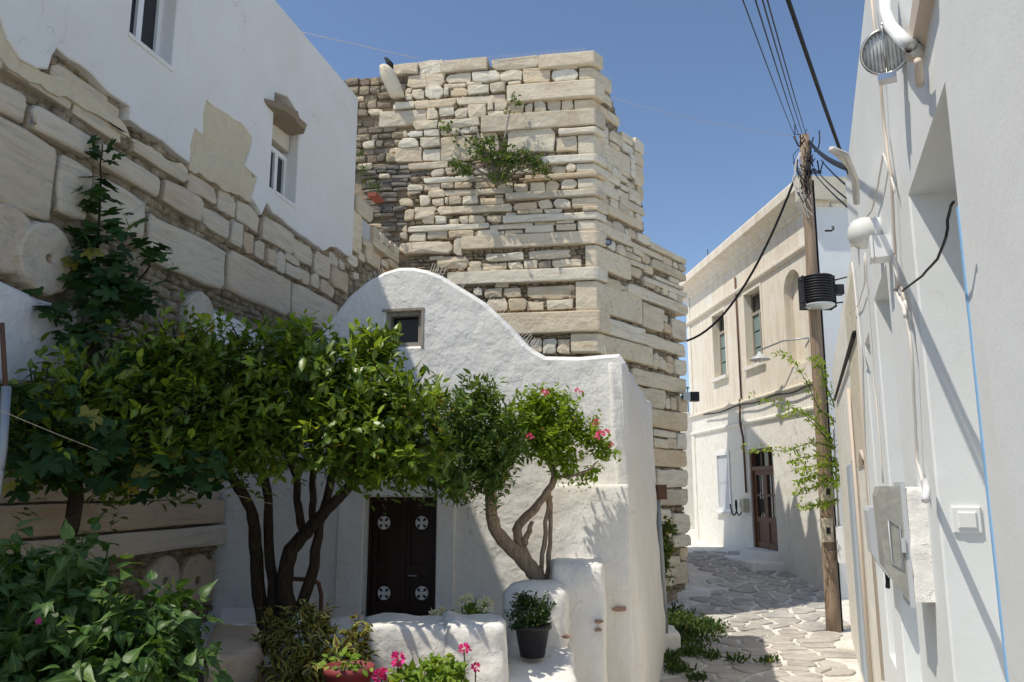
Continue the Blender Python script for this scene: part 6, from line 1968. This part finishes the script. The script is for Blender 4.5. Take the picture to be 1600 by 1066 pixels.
rg = empty('rose_sprig', at(560, 968, 7.2), 'tiny rose-pink sprig on the low wall left of the door', 'plant')
umbel(at(557, 967, 7.05), .06, 'petal_rose', rg, 26, seed=41); 
b = MB(); b.tube([at(557, 985, 7.2), at(560, 968, 7.1), at(568, 955, 7.1)], .005, 5); b.build('stem', MAT['stem_green'], rg)
# ---- bush rooted in the tower wall
wf = empty('wall_bush', TF.p(*TF.hit(775, 290), .05), 'green caper-like bush rooted high in the tower front', 'shrub')
def tfp(x, y, n): return TF.p(*TF.hit(x, y, n), n)
b = MB()
root = tfp(778, 288, .0)
ends = [(700, 190, .25), (735, 190, .2), (760, 215, .3), (800, 160, .3), (690, 250, .3), (830, 240, .4), (850, 262, .4), (740, 262, .4), (715, 290, .3), (800, 250, .4), (780, 230, .4), (842, 235, .35)]
for x, y, n_ in ends:
    e = tfp(x, y, n_)
    b.tube([root, root.lerp(e, .4) + Vector((0, -.15, .08)), root.lerp(e, .75) + Vector((0, -.05, .08)), e], [.028, .02, .014, .006], 6)
b.build('branches', MAT['grey_wood'], wf)
WL = []
for x, y, n_, rx, ry in [(745, 230, .4, 30, 24), (775, 240, .45, 34, 26), (805, 245, .45, 34, 24), (838, 250, .4, 22, 20), (730, 262, .4, 20, 14), (712, 255, .35, 12, 20), (700, 195, .25, 13, 14), (715, 215, .25, 8, 14), (806, 156, .3, 10, 12), (795, 172, .28, 8, 5), (850, 265, .4, 10, 10), (783, 275, .35, 22, 14), (765, 215, .35, 18, 12)]:
    c = tfp(x, y, n_); s = c.y / FPX
    WL.append((c.x, c.y, c.z, rx * s, .22, ry * s))
pos, ax, upv, sz, tone, tips = crown_leaves(WL, 190, 11, .22, .085, 17, up=.4, droop=.3)
leaf_mesh('crown', T_oval(.3), pos, ax, upv, sz, tone, 'leaf_wallfig', wf)
wf2 = empty('wall_weed', tfp(570, 290, .1), 'scrubby weeds on the rubble beside the white house end', 'shrub')
WL = []
for x, y, rx, ry in [(568, 262, 14, 14), (578, 285, 16, 14), (590, 292, 10, 8), (563, 240, 8, 10)]:
    c = tfp(x, y, .3); s = c.y / FPX; WL.append((c.x, c.y, c.z, rx * s, .2, ry * s))
pos, ax, upv, sz, tone, tips = crown_leaves(WL, 60, 9, .2, .06, 18, up=.4, droop=.2)
leaf_mesh('crown', T_oval(.16), pos, ax, upv, sz, tone * .7, 'leaf_wallfig', wf2)
# ---- climber by the grey post
cl = empty('climbing_plant', Vector((at(1030, 930, 12.7).x, 12.7, .0)), 'slim green climber beside the grey post at the tower', 'plant')
WL = lobes_px([(1030, 840, 12.6, 18, 30, .2), (1034, 880, 12.6, 14, 30, .2), (1042, 820, 12.6, 12, 14, .15), (1028, 920, 12.6, 12, 25, .15), (1040, 855, 12.6, 14, 14, .15)])
pos, ax, upv, sz, tone, tips = crown_leaves(WL, 110, 9, .25, .10, 19, up=.3, droop=.5)
leaf_mesh('crown', T_oval(.3), pos, ax, upv, sz, np.clip(tone + .1, 0, 1), 'leaf_wallfig', cl)
b = MB(); branch(b, [Vector((at(1030, 930, 12.7).x, 12.7, .0)), at(1032, 880, 12.65), at(1034, 830, 12.6)], .02, .008, 6); b.build('stem', MAT['bark'], cl)
# ---- sprays of light leaves hanging by the pole
sp_ = empty('feathery_creeper', at(1308, 760, PY - .3), 'feathery lime green creeper arching out from behind the pole', 'plant')
b = MB(); P_ = []; A_ = []
arcs = [[(1305, 690), (1265, 650), (1225, 632), (1180, 622)], [(1305, 700), (1270, 690), (1230, 705), (1165, 703)], [(1306, 660), (1280, 640), (1262, 600), (1238, 560), (1213, 552)], [(1306, 730), (1285, 725), (1262, 730), (1243, 738)], [(1306, 750), (1285, 755), (1265, 765), (1240, 770)], [(1308, 780), (1290, 788), (1270, 790), (1250, 792)], [(1306, 700), (1280, 672), (1250, 640), (1220, 650)], [(1306, 640), (1290, 600), (1282, 575), (1270, 560)], [(1300, 720), (1312, 730), (1314, 745), (1305, 760)], [(1306, 715), (1278, 712), (1250, 715), (1240, 722)], [(1306, 760), (1280, 742), (1262, 745), (1248, 755)]]
for k, arc in enumerate(arcs):
    Y0 = PY - .25 - .05 * (k % 4)
    pts = [at(x, y, Y0 - .12 * i) for i, (x, y) in enumerate(arc)]
    b.tube(pts, [.012, .009, .006, .003, .002][:len(pts)], 5)
    m = len(pts) - 1
    for q in np.linspace(0, 1, 46 if k < 3 else 34):
        s = q * m; i = min(int(s), m - 1); t = s - i
        p = pts[i].lerp(pts[i + 1], t); d = (pts[i + 1] - pts[i]).normalized()
        for e in range(4 if k > 2 else 3):
            P_.append(p + Vector((random.gauss(0, .04), random.gauss(0, .05), random.gauss(0, .035)))); A_.append(d * .5 + Vector((random.gauss(0, .6), random.gauss(0, .4), random.gauss(0, .7))))
b.build('stem', MAT['stem_green'], sp_)
P_ = np.array(P_); A_ = np.array(A_); rng = np.random.default_rng(3)
leaf_mesh('foliage', T_oval(.22), P_, A_, np.tile([0, -.5, 1.0], (len(P_), 1)) + rng.normal(size=P_.shape) * .4, rng.uniform(.05, .095, len(P_)), rng.uniform(.3, 1, len(P_)), 'leaf_light', sp_)
# ---- weeds in the paving
rng = np.random.default_rng(23)
wp = []; wx = []
for (x, y, rx, ry, n) in [(1055, 968, 30, 14, 1100), (1075, 985, 30, 10, 700), (1100, 978, 20, 8, 300), (1120, 985, 20, 10, 180), (1045, 1030, 16, 8, 240), (1060, 1045, 18, 6, 160), (1080, 1018, 30, 7, 260), (1110, 1025, 18, 5, 120), (1090, 1060, 14, 5, 90), (1030, 1010, 8, 14, 130), (1075, 1000, 40, 8, 300), (1150, 1030, 20, 5, 60), (1200, 1032, 16, 4, 60)]:
    for _ in range(n):
        px = x + rng.normal() * rx * .5; py = y + rng.normal() * ry * .5
        q = gy(px, py + 4, 4); wp.append((q.x, q.y, q.z + abs(rng.normal()) * (.06 if y < 990 else .02)))
wp = np.array(wp); n = len(wp)
ax = rng.normal(size=(n, 3)) * .7 + np.array([0, 0, .8]); upv = rng.normal(size=(n, 3)) * .5 + np.array([0, -.6, .6])
wd = leaf_mesh('weeds', T_oval(.16), wp, ax, upv, rng.uniform(.05, .12, n), rng.random(n), 'leaf_weed', None)
tag(wd, 'low green weeds sprouting between the paving stones', 'weeds', kind='stuff')
print('objects', len(bpy.data.objects), 'tris', sum(sum(len(p.vertices) - 2 for p in o.data.polygons) for o in bpy.data.objects if o.type == 'MESH'))
